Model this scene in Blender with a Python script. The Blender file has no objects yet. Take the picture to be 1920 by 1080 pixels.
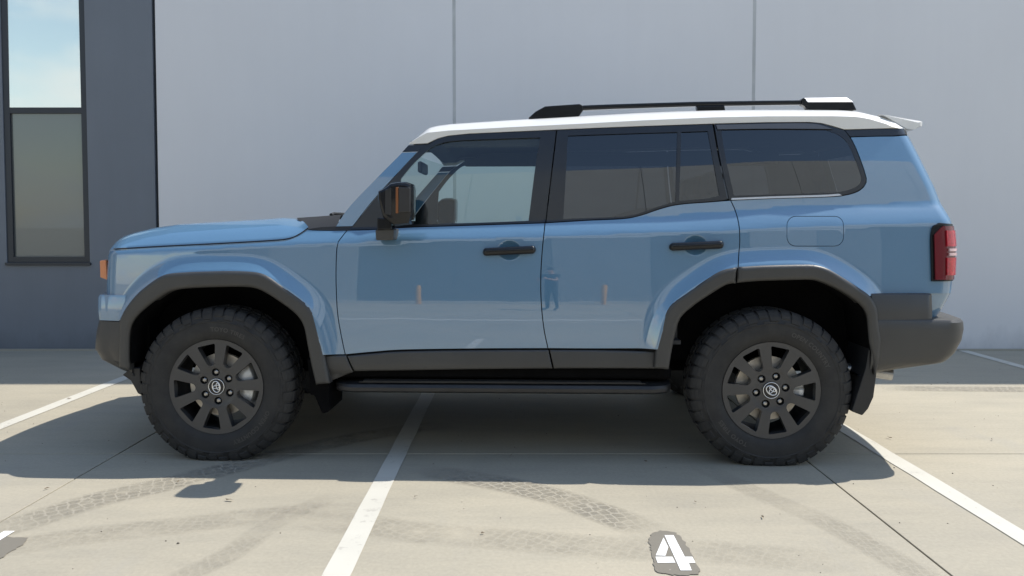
import bpy, bmesh, math, random
import numpy as np
from mathutils import Vector, Matrix
from mathutils.geometry import delaunay_2d_cdt

# ------------------------------------------------------------------ camera, sky, sun
SC = bpy.context.scene
COL = SC.collection
F = 1442.0; CX0, CY0 = 960.0, 485.0
CAMH = 1.232
KS = CAMH / 1.215          # scale of the lot relative to the first survey
PITCH = math.atan(60.0 / F)

cam_d = bpy.data.cameras.new('camera')
cam = bpy.data.objects.new('camera', cam_d); COL.objects.link(cam)
cam_d.sensor_fit = 'HORIZONTAL'; cam_d.sensor_width = 36.0
cam_d.lens = 36.0 * F / 1920.0
cam_d.shift_y = -(540.0 - CY0) / 1920.0
cam_d.clip_start = 0.05; cam_d.clip_end = 3000
cam.location = (0, 0, CAMH)
cam.rotation_euler = (math.radians(90) - PITCH, 0, 0)
SC.camera = cam

SUN = Vector((0.63, 0.24, 1.0)).normalized()
elev = math.asin(SUN.z)
azim = math.atan2(SUN.x, SUN.y)          # clockwise from +Y
world = bpy.data.worlds.new('World'); SC.world = world; world.use_nodes = True
wn = world.node_tree.nodes; wl = world.node_tree.links
sky = wn.new('ShaderNodeTexSky'); sky.sky_type = 'NISHITA'; sky.sun_disc = False
sky.sun_elevation = elev; sky.sun_rotation = azim
sky.air_density = 1.35; sky.dust_density = 0.5; sky.ozone_density = 1.6
# unseen bright cloud band near the horizon, added to whiten the upper window pane
tcw = wn.new('ShaderNodeTexCoord'); sxyz = wn.new('ShaderNodeSeparateXYZ'); wl.new(tcw.outputs['Generated'], sxyz.inputs[0])
mpw = wn.new('ShaderNodeMapping'); mpw.inputs['Scale'].default_value = (1, 1, 2.6); wl.new(tcw.outputs['Generated'], mpw.inputs[0])
nsw = wn.new('ShaderNodeTexNoise'); nsw.inputs['Scale'].default_value = 3.2; nsw.inputs['Detail'].default_value = 7; nsw.inputs['Roughness'].default_value = 0.6
wl.new(mpw.outputs[0], nsw.inputs['Vector'])
mra = wn.new('ShaderNodeMapRange'); mra.inputs[1].default_value = 0.40; mra.inputs[2].default_value = 0.58; wl.new(nsw.outputs[0], mra.inputs[0])
mrb = wn.new('ShaderNodeMapRange'); mrb.inputs[1].default_value = 0.46; mrb.inputs[2].default_value = 0.26; wl.new(sxyz.outputs[2], mrb.inputs[0])
mlw = wn.new('ShaderNodeMath'); mlw.operation = 'MULTIPLY'; wl.new(mra.outputs[0], mlw.inputs[0]); wl.new(mrb.outputs[0], mlw.inputs[1])
mxw = wn.new('ShaderNodeMix'); mxw.data_type = 'RGBA'; wl.new(mlw.outputs[0], mxw.inputs[0]); wl.new(sky.outputs[0], mxw.inputs[6])
mxw.inputs[7].default_value = (5.2, 5.6, 6.0, 1)
wl.new(mxw.outputs[2], wn['Background'].inputs[0]); wn['Background'].inputs[1].default_value = 0.15

sd = bpy.data.lights.new('sun', 'SUN'); sd.energy = 4.0; sd.angle = math.radians(0.5); sd.color = (1.0, 0.955, 0.88)
sun = bpy.data.objects.new('sun', sd); COL.objects.link(sun)
sun.rotation_euler = SUN.to_track_quat('Z', 'Y').to_euler()
sun.location = (6, 3, 12)

SC.view_settings.view_transform = 'Standard'
SC.view_settings.look = 'None'
SC.view_settings.exposure = 0.40
SC.view_settings.gamma = 1.0
SC.render.engine = 'CYCLES'
SC.cycles.use_denoising = True
SC.cycles.max_bounces = 10
SC.cycles.transparent_max_bounces = 24
SC.cycles.sample_clamp_indirect = 8.0
SC.cycles.caustics_reflective = False
random.seed(4)
rng = np.random.RandomState(7)

# ------------------------------------------------------------------ helpers
def tag(o, label=None, cat=None, group=None, kind=None):
    if label: o['label'] = label
    if cat: o['category'] = cat
    if group: o['group'] = group
    if kind: o['kind'] = kind
    return o

def empty(name, loc=(0, 0, 0), rz=0.0):
    o = bpy.data.objects.new(name, None); COL.objects.link(o)
    o.location = loc; o.rotation_euler = (0, 0, rz); o.empty_display_size = 0.2
    return o

def link(name, me, mat=None, parent=None, bevel=None, smooth=None):
    o = bpy.data.objects.new(name, me); COL.objects.link(o)
    if mat is not None:
        for m in (mat if isinstance(mat, (list, tuple)) else [mat]): me.materials.append(m)
    if parent is not None: o.parent = parent
    if smooth is not None:
        me.shade_smooth()
        if smooth > 0: me.set_sharp_from_angle(angle=math.radians(smooth))
    if bevel:
        b = o.modifiers.new('bevel', 'BEVEL'); b.width = bevel; b.segments = 3
        b.limit_method = 'ANGLE'; b.angle_limit = math.radians(28); b.harden_normals = True
        me.shade_smooth()
    return o

def pydata(verts, faces):
    me = bpy.data.meshes.new('m'); me.from_pydata([tuple(map(float, v)) for v in verts], [], faces); me.update()
    return me

def fixn(me):
    bm = bmesh.new(); bm.from_mesh(me)
    bmesh.ops.remove_doubles(bm, verts=bm.verts, dist=1e-6)
    bmesh.ops.recalc_face_normals(bm, faces=bm.faces); bm.to_mesh(me); bm.free(); return me

def box_me(x0, x1, y0, y1, z0, z1):
    v = [(x, y, z) for x in (x0, x1) for y in (y0, y1) for z in (z0, z1)]
    f = [(0, 1, 3, 2), (4, 6, 7, 5), (0, 4, 5, 1), (2, 3, 7, 6), (0, 2, 6, 4), (1, 5, 7, 3)]
    return pydata(v, f)

def box(name, x0, x1, y0, y1, z0, z1, mat, parent=None, bevel=None):
    return link(name, box_me(x0, x1, y0, y1, z0, z1), mat, parent, bevel)

def join_me(parts):
    V = []; Fs = []
    for v, f in parts:
        b = len(V); V += list(v); Fs += [tuple(i + b for i in q) for q in f]
    return V, Fs

def boxvf(x0, x1, y0, y1, z0, z1):
    v = [(x, y, z) for x in (x0, x1) for y in (y0, y1) for z in (z0, z1)]
    return v, [(0, 1, 3, 2), (4, 6, 7, 5), (0, 4, 5, 1), (2, 3, 7, 6), (0, 2, 6, 4), (1, 5, 7, 3)]

def tube_vf(pts, r, n=10, closed=False, cap=True):
    pts = [Vector(p) for p in pts]; N = len(pts); V = []; Fs = []
    up = Vector((0.13, 0.27, 0.95))
    for i, p in enumerate(pts):
        a = pts[(i - 1) % N] if (closed or i > 0) else pts[0]
        b = pts[(i + 1) % N] if (closed or i < N - 1) else pts[-1]
        t = (b - a).normalized()
        s = t.cross(up)
        if s.length < 1e-4: s = t.cross(Vector((1, 0, 0)))
        s.normalize(); u = s.cross(t)
        rr = r[i] if isinstance(r, (list, tuple)) else r
        for k in range(n):
            an = 2 * math.pi * k / n
            V.append(p + s * math.cos(an) * rr + u * math.sin(an) * rr)
    M = N if closed else N - 1
    for i in range(M):
        for k in range(n):
            j = (i + 1) % N
            Fs.append((i * n + k, i * n + (k + 1) % n, j * n + (k + 1) % n, j * n + k))
    if cap and not closed:
        Fs.append(tuple(range(n - 1, -1, -1))); Fs.append(tuple((N - 1) * n + k for k in range(n)))
    return V, Fs

def lathe_vf(prof, n=64, close_first=False, close_last=False):
    """prof: (r, y) about the y axis"""
    V = []; Fs = []; m = len(prof)
    for k in range(n):
        a = 2 * math.pi * k / n
        for r, y in prof: V.append((r * math.cos(a), y, r * math.sin(a)))
    for k in range(n):
        k2 = (k + 1) % n
        for i in range(m - 1):
            Fs.append((k * m + i, k2 * m + i, k2 * m + i + 1, k * m + i + 1))
    if close_first: Fs.append(tuple(k * m for k in range(n)))
    if close_last: Fs.append(tuple(k * m + m - 1 for k in range(n - 1, -1, -1)))
    return V, Fs

# ------------------------------------------------------------------ materials
def mat_new(name):
    m = bpy.data.materials.new(name); m.use_nodes = True
    nt = m.node_tree; return m, nt, nt.nodes['Principled BSDF'], nt.nodes['Material Output']

def nnoise(nt, scale, detail=4, rough=0.55, coord='Object', vec=None, mscale=None, dist=0.0):
    tc = nt.nodes.new('ShaderNodeTexCoord'); n = nt.nodes.new('ShaderNodeTexNoise')
    n.inputs['Scale'].default_value = scale; n.inputs['Detail'].default_value = detail
    n.inputs['Roughness'].default_value = rough; n.inputs['Distortion'].default_value = dist
    src = vec if vec is not None else tc.outputs[coord]
    if mscale:
        mp = nt.nodes.new('ShaderNodeMapping'); mp.inputs['Scale'].default_value = mscale
        nt.links.new(src, mp.inputs[0]); src = mp.outputs[0]
    nt.links.new(src, n.inputs['Vector'])
    return n.outputs['Fac']

def ramp(nt, fac, stops):
    r = nt.nodes.new('ShaderNodeValToRGB')
    el = r.color_ramp.elements
    while len(el) < len(stops): el.new(0.5)
    for e, (p, c) in zip(el, stops):
        e.position = p; e.color = (*c, 1) if len(c) == 3 else c
    nt.links.new(fac, r.inputs[0]); return r.outputs[0]

def mixc(nt, fac, a, b, mode='MIX'):
    m = nt.nodes.new('ShaderNodeMix'); m.data_type = 'RGBA'; m.blend_type = mode
    for i, s in ((0, fac), (6, a), (7, b)):
        if hasattr(s, 'links'): nt.links.new(s, m.inputs[i])
        elif i == 0: m.inputs[0].default_value = s
        else: m.inputs[i].default_value = (*s, 1)
    return m.outputs[2]

def mth(nt, op, a, b=None, c=None, clamp=False):
    m = nt.nodes.new('ShaderNodeMath'); m.operation = op; m.use_clamp = clamp
    for i, s in enumerate((a, b, c)):
        if s is None: continue
        if hasattr(s, 'links'): nt.links.new(s, m.inputs[i])
        else: m.inputs[i].default_value = s
    return m.outputs[0]

def bump(nt, bs, h, strength=0.2, dist=0.01):
    b = nt.nodes.new('ShaderNodeBump'); b.inputs['Strength'].default_value = strength
    b.inputs['Distance'].default_value = dist
    nt.links.new(h, b.inputs['Height']); nt.links.new(b.outputs[0], bs.inputs['Normal'])

def simple(name, col, rough=0.5, metal=0.0, coat=0.0, spec=0.5, var=0.0, vscale=8.0, bmp=0.0, bscale=200.0):
    m, nt, bs, out = mat_new(name)
    bs.inputs['Roughness'].default_value = rough; bs.inputs['Metallic'].default_value = metal
    bs.inputs['Specular IOR Level'].default_value = spec
    bs.inputs['Coat Weight'].default_value = coat; bs.inputs['Coat Roughness'].default_value = 0.02
    if var > 0:
        n = nnoise(nt, vscale)
        lo = tuple(c * (1 - var) for c in col); hi = tuple(min(1, c * (1 + var)) for c in col)
        nt.links.new(ramp(nt, n, [(0.3, lo), (0.7, hi)]), bs.inputs['Base Color'])
    else:
        bs.inputs['Base Color'].default_value = (*col, 1)
    if bmp > 0: bump(nt, bs, nnoise(nt, bscale, 3), bmp, 0.002)
    return m

M = {}
# car paint: fine flake variation below a clear coat
m, nt, bs, out = mat_new('blue_paint')
n = nnoise(nt, 900, 2); nt.links.new(ramp(nt, n, [(0.35, (0.092, 0.204, 0.330)), (0.65, (0.110, 0.232, 0.365))]), bs.inputs['Base Color'])
bs.inputs['Metallic'].default_value = 0.0; bs.inputs['Roughness'].default_value = 0.5; bs.inputs['Specular IOR Level'].default_value = 0.1
bs.inputs['Coat Weight'].default_value = 1.0; bs.inputs['Coat Roughness'].default_value = 0.015; bs.inputs['Coat IOR'].default_value = 2.25
cb = nt.nodes.new('ShaderNodeBump'); cb.inputs['Strength'].default_value = 0.5; cb.inputs['Distance'].default_value = 0.0016
nt.links.new(nnoise(nt, 2.6, 2, 0.5), cb.inputs['Height']); nt.links.new(cb.outputs[0], bs.inputs['Coat Normal'])
M['blue'] = m
M['white_roof'] = simple('white_roof_paint', (0.78, 0.775, 0.75), 0.4, coat=0.7, var=0.02, vscale=3)
M['clad'] = simple('grey_plastic', (0.052, 0.0515, 0.050), 0.42, var=0.08, vscale=5, bmp=0.25, bscale=600)
M['black_gloss'] = simple('black_gloss', (0.009, 0.010, 0.012), 0.14, coat=0.0, spec=0.4)
M['black'] = simple('black_plastic', (0.018, 0.018, 0.019), 0.5, var=0.15)
M['trim'] = simple('window_trim', (0.014, 0.015, 0.018), 0.28, coat=0.3)
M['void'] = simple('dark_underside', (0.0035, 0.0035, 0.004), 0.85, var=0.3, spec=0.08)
M['shell'] = simple('shell_black', (0.006, 0.006, 0.007), 0.9)
M['step'] = simple('step_plastic', (0.022, 0.022, 0.023), 0.45, var=0.2, vscale=12, bmp=0.3, bscale=300)
M['rim'] = simple('satin_black_alloy', (0.072, 0.072, 0.074), 0.34, metal=0.4, var=0.06)
M['rim_dark'] = simple('wheel_barrel', (0.012, 0.012, 0.013), 0.5)
M['steel'] = simple('brushed_steel', (0.42, 0.41, 0.39), 0.34, metal=0.9, var=0.15, vscale=40)
M['rotor'] = simple('brake_rotor', (0.62, 0.58, 0.52), 0.45, metal=0.5, var=0.2, vscale=30)
M['caliper'] = simple('caliper_alloy', (0.62, 0.64, 0.66), 0.40, metal=0.4, var=0.25, vscale=30)
M['chrome'] = simple('emblem_silver', (0.80, 0.80, 0.80), 0.2, metal=0.7)
M['amber'] = simple('amber_lens', (0.66, 0.25, 0.11), 0.25, coat=0.5)
M['red'] = simple('red_lens', (0.48, 0.008, 0.022), 0.12, coat=0.5, var=0.35, vscale=60)
M['darkred'] = simple('dark_red_lens', (0.15, 0.005, 0.012), 0.10, coat=0.5)
M['clear_lens'] = simple('clear_lens', (0.75, 0.50, 0.50), 0.15, coat=0.6)
M['rail_foot_glint'] = simple('rail_glint_pale', (0.72, 0.72, 0.72), 0.35, metal=0.2)
M['cap'] = simple('cap_black', (0.012, 0.012, 0.013), 0.35)
M['interior'] = simple('interior_dark', (0.03, 0.031, 0.034), 0.7, var=0.2)
M['seat'] = simple('seat_leather', (0.055, 0.053, 0.052), 0.5, var=0.15)
M['headliner'] = simple('headliner_cloth', (0.045, 0.045, 0.046), 0.9)
M['bright'] = simple('bright_moulding', (0.55, 0.56, 0.58), 0.25, metal=0.8)

# rubber with dust towards the tread
m, nt, bs, out = mat_new('tyre_rubber')
n = nnoise(nt, 14, 6, 0.65)
nt.links.new(ramp(nt, n, [(0.3, (0.015, 0.015, 0.016)), (0.75, (0.036, 0.035, 0.033))]), bs.inputs['Base Color'])
bs.inputs['Roughness'].default_value = 0.72; bump(nt, bs, nnoise(nt, 260, 3), 0.25, 0.002)
M['tyre'] = m
M['tyre_text'] = simple('tyre_letter_rubber', (0.050, 0.048, 0.046), 0.5)

def glass(name, tint, refl_ior=1.5, rough=0.0):
    m = bpy.data.materials.new(name); m.use_nodes = True; nt = m.node_tree
    nt.nodes.remove(nt.nodes['Principled BSDF']); out = nt.nodes['Material Output']
    tr = nt.nodes.new('ShaderNodeBsdfTransparent'); tr.inputs[0].default_value = (*tint, 1)
    gl = nt.nodes.new('ShaderNodeBsdfGlossy'); gl.inputs['Roughness'].default_value = rough
    fr = nt.nodes.new('ShaderNodeFresnel'); fr.inputs[0].default_value = refl_ior
    geo = nt.nodes.new('ShaderNodeNewGeometry')
    # thin pane: the same reflectance from both sides
    fr2 = nt.nodes.new('ShaderNodeFresnel'); fr2.inputs[0].default_value = 1.0 / refl_ior if False else refl_ior
    mx = nt.nodes.new('ShaderNodeMixShader')
    f2 = mth(nt, 'MULTIPLY', fr.outputs[0], mth(nt, 'SUBTRACT', 1.0, mth(nt, 'MULTIPLY', geo.outputs['Backfacing'], 0.93)))
    nt.links.new(f2, mx.inputs[0]); nt.links.new(tr.outputs[0], mx.inputs[1]); nt.links.new(gl.outputs[0], mx.inputs[2])
    nt.links.new(mx.outputs[0], out.inputs['Surface'])
    return m
M['glass_clear'] = glass('clear_glass', (0.80, 0.90, 0.86), 1.85)
M['glass_dark'] = glass('privacy_glass', (0.17, 0.18, 0.19), 2.05)
M['glass_screen'] = glass('windscreen_glass', (0.80, 0.88, 0.85), 1.5)

# concrete
m, nt, bs, out = mat_new('concrete')
geo = nt.nodes.new('ShaderNodeNewGeometry'); pos = geo.outputs['Position']
a = nnoise(nt, 0.55, 5, 0.6, vec=pos)
b = nnoise(nt, 3.2, 6, 0.7, vec=pos, mscale=(0.35, 1.6, 1))
c = nnoise(nt, 60, 5, 0.7, vec=pos)
d = nnoise(nt, 1.3, 4, 0.6, vec=pos, mscale=(1.3, 0.5, 1), dist=0.6)
base = ramp(nt, a, [(0.3, (0.335, 0.306, 0.245)), (0.55, (0.385, 0.350, 0.275)), (0.75, (0.422, 0.380, 0.295))])
col = mixc(nt, 0.55, base, ramp(nt, b, [(0.25, (0.40, 0.40, 0.40)), (0.5, (0.52, 0.51, 0.49)), (0.75, (0.60, 0.58, 0.55))]), 'OVERLAY')
col = mixc(nt, 0.40, col, ramp(nt, c, [(0.25, (0.36, 0.36, 0.36)), (0.75, (0.64, 0.64, 0.63))]), 'OVERLAY')
col = mixc(nt, ramp(nt, d, [(0.58, (0, 0, 0)), (0.75, (0.45, 0.45, 0.45))]), col, (0.33, 0.312, 0.272))
spk = nnoise(nt, 220, 2, 0.5, vec=pos)
col = mixc(nt, ramp(nt, spk, [(0.70, (0, 0, 0)), (0.76, (0.5, 0.5, 0.5))]), col, (0.25, 0.235, 0.21))
oi = nt.nodes.new('ShaderNodeObjectInfo')
col = mixc(nt, mth(nt, 'MULTIPLY', oi.outputs['Random'], 0.12), col, (0.40, 0.39, 0.355))
nt.links.new(col, bs.inputs['Base Color'])
nt.links.new(mth(nt, 'MULTIPLY_ADD', a, 0.25, 0.62), bs.inputs['Roughness'])
bump(nt, bs, mth(nt, 'ADD', mth(nt, 'MULTIPLY', c, 0.5), b), 0.12, 0.004)
M['concrete'] = m
M['joint'] = simple('joint_dark', (0.05, 0.047, 0.043), 0.95, var=0.3)

# white road paint, slightly worn
def paint_mat(name, colr, wear):
    m, nt, bs, out = mat_new(name)
    geo = nt.nodes.new('ShaderNodeNewGeometry'); pos = geo.outputs['Position']
    n = nnoise(nt, 22, 7, 0.72, vec=pos); n2 = nnoise(nt, 2.5, 4, 0.6, vec=pos, mscale=(0.6, 1.4, 1))
    f = mth(nt, 'ADD', mth(nt, 'MULTIPLY', n, 0.7), mth(nt, 'MULTIPLY', n2, 0.3))
    dirty = mixc(nt, ramp(nt, n2, [(0.35, (0.5, 0.5, 0.5)), (0.65, (0, 0, 0))]), colr, tuple(x * 0.86 for x in colr))
    col = mixc(nt, ramp(nt, f, [(wear, (1, 1, 1)), (wear + 0.05, (0, 0, 0))]), dirty, (0.46, 0.435, 0.38))
    nt.links.new(col, bs.inputs['Base Color']); bs.inputs['Roughness'].default_value = 0.7
    return m
M['line'] = paint_mat('worn_line_paint', (0.60, 0.575, 0.50), 0.385)
M['digit'] = paint_mat('digit_paint', (0.88, 0.88, 0.86), 0.30)
M['patch'] = paint_mat('grey_patch_paint', (0.200, 0.182, 0.148), 0.33)

# painted precast wall
def wall_mat(name, colr, var=0.04):
    m, nt, bs, out = mat_new(name)
    geo = nt.nodes.new('ShaderNodeNewGeometry'); pos = geo.outputs['Position']
    n = nnoise(nt, 0.8, 5, 0.6, vec=pos); n2 = nnoise(nt, 2.2, 5, 0.6, vec=pos, mscale=(3.5, 1, 0.35)); n3 = nnoise(nt, 90, 3, vec=pos)
    lo = tuple(c * (1 - var) for c in colr); hi = tuple(c * (1 + var) for c in colr)
    col = ramp(nt, n, [(0.3, lo), (0.7, hi)])
    oi = nt.nodes.new('ShaderNodeObjectInfo'); col = mixc(nt, mth(nt, 'MULTIPLY', oi.outputs['Random'], 0.08), col, tuple(c * 0.72 for c in colr))
    col = mixc(nt, 0.09, col, ramp(nt, n2, [(0.3, (0.35, 0.35, 0.35)), (0.7, (0.6, 0.6, 0.6))]), 'OVERLAY')
    sp_ = nt.nodes.new('ShaderNodeSeparateXYZ'); nt.links.new(pos, sp_.inputs[0])
    n4 = nnoise(nt, 5.0, 6, 0.7, vec=pos, mscale=(1.0, 1.0, 0.5))
    dirt = ramp(nt, mth(nt, 'SUBTRACT', mth(nt, 'MULTIPLY', n4, 0.5), sp_.outputs[2]), [(0.05, (0, 0, 0)), (0.30, (0.55, 0.55, 0.55))])
    col = mixc(nt, dirt, col, tuple(c * 0.6 for c in colr))
    nt.links.new(col, bs.inputs['Base Color']); bs.inputs['Roughness'].default_value = 0.6
    bump(nt, bs, mth(nt, 'ADD', n3, mth(nt, 'MULTIPLY', n, 2.0)), 0.1, 0.004)
    return m
M['wall'] = wall_mat('pale_wall_paint', (0.765, 0.762, 0.768), 0.02)
M['wall_dark'] = wall_mat('charcoal_wall_paint', (0.172, 0.194, 0.225), 0.05)
M['sealant'] = simple('grey_sealant', (0.50, 0.51, 0.51), 0.7, var=0.10, vscale=4)
M['frame'] = simple('dark_window_frame', (0.040, 0.046, 0.055), 0.42, metal=0.2)
M['opp_a'] = wall_mat('opposite_grey', (0.30, 0.305, 0.31))
M['opp_b'] = wall_mat('opposite_dark', (0.18, 0.185, 0.19))
M['opp_c'] = wall_mat('opposite_pale', (0.42, 0.42, 0.41))
M['opp_top'] = wall_mat('opposite_cladding', (0.66, 0.69, 0.70))
M['yellow'] = simple('bollard_yellow', (0.70, 0.36, 0.04), 0.5, var=0.08)

# ------------------------------------------------------------------ pixel -> place
def px_ray(px, py):
    a = (px - CX0) / F; b = (py - CY0) / F
    cp, sp = math.cos(PITCH), math.sin(PITCH)
    return np.array([a, cp - b * sp, -sp - b * cp])
def ground_pt(px, py, z=0.0):
    d = px_ray(px, py); t = (z - CAMH) / d[2]; return (d[0] * t, d[1] * t)
def wall_pt(px, py, Y):
    d = px_ray(px, py); t = Y / d[1]; return (d[0] * t, CAMH + d[2] * t)

# ------------------------------------------------------------------ ground
YW = ground_pt(960, 656)[1]
ground = tag(link('ground', pydata([(-700, -700, -0.03), (700, -700, -0.03), (700, 700, -0.03), (-700, 700, -0.03)], [(0, 1, 2, 3)]), M['joint']), kind='structure')
far_me = pydata([(-700, -700, -0.012), (700, -700, -0.012), (700, 700, -0.012), (-700, 700, -0.012)], [(0, 1, 2, 3)])
SX = 3.64 * KS; X0 = -2.108 * KS - 4 * SX
SY = 3.66 * KS; Y0 = 4.07 * KS - 6 * SY
def slab_me(w, l):
    g = 0.0042; c = 0.0014
    x0, x1, y0, y1 = g, w - g, g, l - g
    v = []; f = []
    rings = [(0, -0.028), (0, -c), (c, 0.0)]
    for ins, z in rings:
        v += [(x0 + ins, y0 + ins, z), (x1 - ins, y0 + ins, z), (x1 - ins, y1 - ins, z), (x0 + ins, y1 - ins, z)]
    for i in range(2):
        for k in range(4): f.append((i * 4 + k, i * 4 + (k + 1) % 4, i * 4 + 4 + (k + 1) % 4, i * 4 + 4 + k))
    f.append((8, 9, 10, 11)); return pydata(v, f)
slab = slab_me(SX, SY); slab.materials.append(M['concrete'])
slab_end = slab_me(SX, YW + 0.10 - (Y0 + 6 * SY)) ; slab_end.materials.append(M['concrete'])
for i in range(9):
    for j in range(7):
        me = slab if j < 6 else slab_end
        o = link('concrete_slab', me, None, ground); o.location = (X0 + i * SX, Y0 + j * SY, 0)
# apron beyond the slabs, as one sheet with a hole where they lie
xa, xb, ya, yb = X0, X0 + 9 * SX, Y0, YW + 0.10
R_ = 700
apv = [(-R_, -R_, -0.002), (R_, -R_, -0.002), (R_, R_, -0.002), (-R_, R_, -0.002), (xa, ya, -0.002), (xb, ya, -0.002), (xb, yb, -0.002), (xa, yb, -0.002)]
link('concrete_apron', pydata(apv, [(0, 1, 5, 4), (1, 2, 6, 5), (2, 3, 7, 6), (3, 0, 4, 7)]), M['concrete'], ground)

def decal(name, pts, z, mat, rough=0.0):
    if rough:
        q = []
        for i in range(len(pts)):
            a, b = np.array(pts[i]), np.array(pts[(i + 1) % len(pts)]); k = max(1, int(np.linalg.norm(b - a) / 0.012))
            for j in range(k): q.append(tuple(a + (b - a) * j / k + rng.normal(0, rough * 0.5, 2)))
        pts = q
    me = pydata([(x, y, z) for x, y in pts], [tuple(range(len(pts)))])
    o = link(name, me, mat, ground)
    if me.polygons[0].normal.z < 0: me.flip_normals()
    return o
for X in (-5.6, -3.11, -0.612, 1.997, 4.42, 6.9):
    X *= KS
    n = 40; w = 0.049; pts = []
    ys = np.linspace(-0.35 if X < 0 else -0.3, YW - 0.06, n)
    L = [(X - w + rng.uniform(-.0025, .0025), y) for y in ys]; Rr = [(X + w + rng.uniform(-.0025, .0025), y) for y in ys]
    v = [(x, y, 0.003) for x, y in L] + [(x, y, 0.003) for x, y in Rr]
    link('bay_line', pydata(v, [(i, n + i, n + i + 1, i + 1) for i in range(n - 1)]), M['line'], ground)
decal('lane_line', [(-14, -4.2), (14, -4.2), (14, -3.8), (-14, -3.8)], 0.004, M['line'])
# stencilled bay number 4 and the edge of its neighbour, each on a painted-over patch
gp = lambda L: [ground_pt(x, y) for x, y in L]
decal('number_patch', gp([(1220, 1003.5), (1227, 998), (1242.5, 996), (1269.6, 1000), (1282, 1014), (1297.7, 1041), (1313, 1072), (1307, 1077.5), (1274, 1080), (1242.5, 1076), (1228, 1072), (1221.7, 1036.7), (1216, 1014)]), 0.003, M['patch'], 0.006)
num = None
dv = []; df = []
for poly in ([(1244, 1010), (1253, 1028), (1247.7, 1044), (1229.5, 1043.4)],
             [(1229, 1046), (1260.7, 1046), (1266.5, 1057), (1233, 1057.5)],
             [(1246, 1005.4), (1263, 1005.4), (1284, 1046), (1276, 1071.6)], ):
    pass
stem = [(1246, 1005.4), (1263, 1005.4), (1284, 1046), (1298, 1046), (1304, 1057.3), (1291.5, 1057.7), (1297, 1071.6), (1276, 1071.6)]
for poly in ([(1244, 1010), (1253, 1028), (1247.7, 1044), (1229.5, 1043.4)],
             [(1229, 1046), (1260.7, 1046), (1266.5, 1057), (1233, 1057.5)], stem):
    b = len(dv); dv += [(x, y, 0.0045) for x, y in gp(poly)]; df.append(tuple(range(b, b + len(poly))))
me = pydata(dv, df); o = link('bay_number', me, M['digit'], ground)
if me.polygons[0].normal.z < 0: me.flip_normals()
decal('number_patch', gp([(-90, 1000), (-40, 996), (0, 1006), (20, 1008), (52, 1010), (45, 1020), (10, 1042), (-20, 1062), (-120, 1075), (-190, 1060)]), 0.003, M['patch'], 0.006)
decal('bay_number', [(-2.022 * KS, 3.015 * KS), (-1.980 * KS, 3.015 * KS), (-1.980 * KS, 2.70 * KS), (-2.022 * KS, 2.70 * KS)], 0.0045, M['digit'])

# dusty tread prints
def track_mat(name, strength, sc):
    m = bpy.data.materials.new(name); m.use_nodes = True; nt = m.node_tree
    bs = nt.nodes['Principled BSDF']; out = nt.nodes['Material Output']
    bs.inputs['Roughness'].default_value = 0.9
    uv = nt.nodes.new('ShaderNodeUVMap')
    def vor(feature, scale, dist=False):
        v = nt.nodes.new('ShaderNodeTexVoronoi'); v.feature = feature; v.inputs['Scale'].default_value = 1.0
        v.inputs['Randomness'].default_value = 0.45
        mp = nt.nodes.new('ShaderNodeMapping'); mp.inputs['Scale'].default_value = scale; mp.inputs['Rotation'].default_value = (0, 0, 0.35)
        nt.links.new(uv.outputs[0], mp.inputs[0]); nt.links.new(mp.outputs[0], v.inputs['Vector']); return v
    v = vor('DISTANCE_TO_EDGE', (sc, sc * 1.15, 1))
    groove = ramp(nt, v.outputs['Distance'], [(0.05, (1, 1, 1)), (0.12, (0, 0, 0))])
    geo = nt.nodes.new('ShaderNodeNewGeometry'); pos = geo.outputs['Position']
    fade = nnoise(nt, 2.6, 4, 0.6, vec=pos)
    sep = nt.nodes.new('ShaderNodeSeparateXYZ'); nt.links.new(uv.outputs[0], sep.inputs[0])
    # across the print: solid in the middle, faint at its borders
    vv = mth(nt, 'ABSOLUTE', mth(nt, 'SUBTRACT', mth(nt, 'MULTIPLY', sep.outputs[1], 1.0 / 0.22), 0.5))
    edge = ramp(nt, vv, [(0.32, (1, 1, 1)), (0.5, (0, 0, 0))])
    col = mixc(nt, groove, (0.245, 0.225, 0.185), (0.50, 0.46, 0.38))
    nt.links.new(col, bs.inputs['Base Color'])
    brk = nnoise(nt, 11, 5, 0.7, vec=pos)
    edge = mth(nt, 'MULTIPLY', edge, ramp(nt, brk, [(0.30, (0.35, 0.35, 0.35)), (0.55, (1, 1, 1))]))
    al = mth(nt, 'MULTIPLY', mth(nt, 'MULTIPLY', edge, ramp(nt, fade, [(0.30, (0.25, 0.25, 0.25)), (0.55, (1, 1, 1))])), strength)
    va = nt.nodes.new('ShaderNodeAttribute'); va.attribute_name = 'fade'
    nt.links.new(mth(nt, 'MULTIPLY', al, va.outputs['Fac']), bs.inputs['Alpha'])
    return m
M['track'] = track_mat('tread_print', 0.52, 21); M['track_faint'] = track_mat('faint_tread_print', 0.22, 24)
def catmull(pts, step=0.02, closed=False):
    P_ = [np.array(p, float) for p in pts]; n = len(P_); out = []
    for i in range(n - 1):
        p0 = P_[i - 1] if i > 0 else 2 * P_[0] - P_[1]
        p1, p2 = P_[i], P_[i + 1]
        p3 = P_[i + 2] if i + 2 < n else 2 * P_[-1] - P_[-2]
        k = max(1, int(np.linalg.norm(p2 - p1) / step))
        for j in range(k):
            t = j / k
            out.append(0.5 * ((2 * p1) + (-p0 + p2) * t + (2 * p0 - 5 * p1 + 4 * p2 - p3) * t * t + (-p0 + 3 * p1 - 3 * p2 + p3) * t ** 3))
    out.append(P_[-1]); return out
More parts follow.
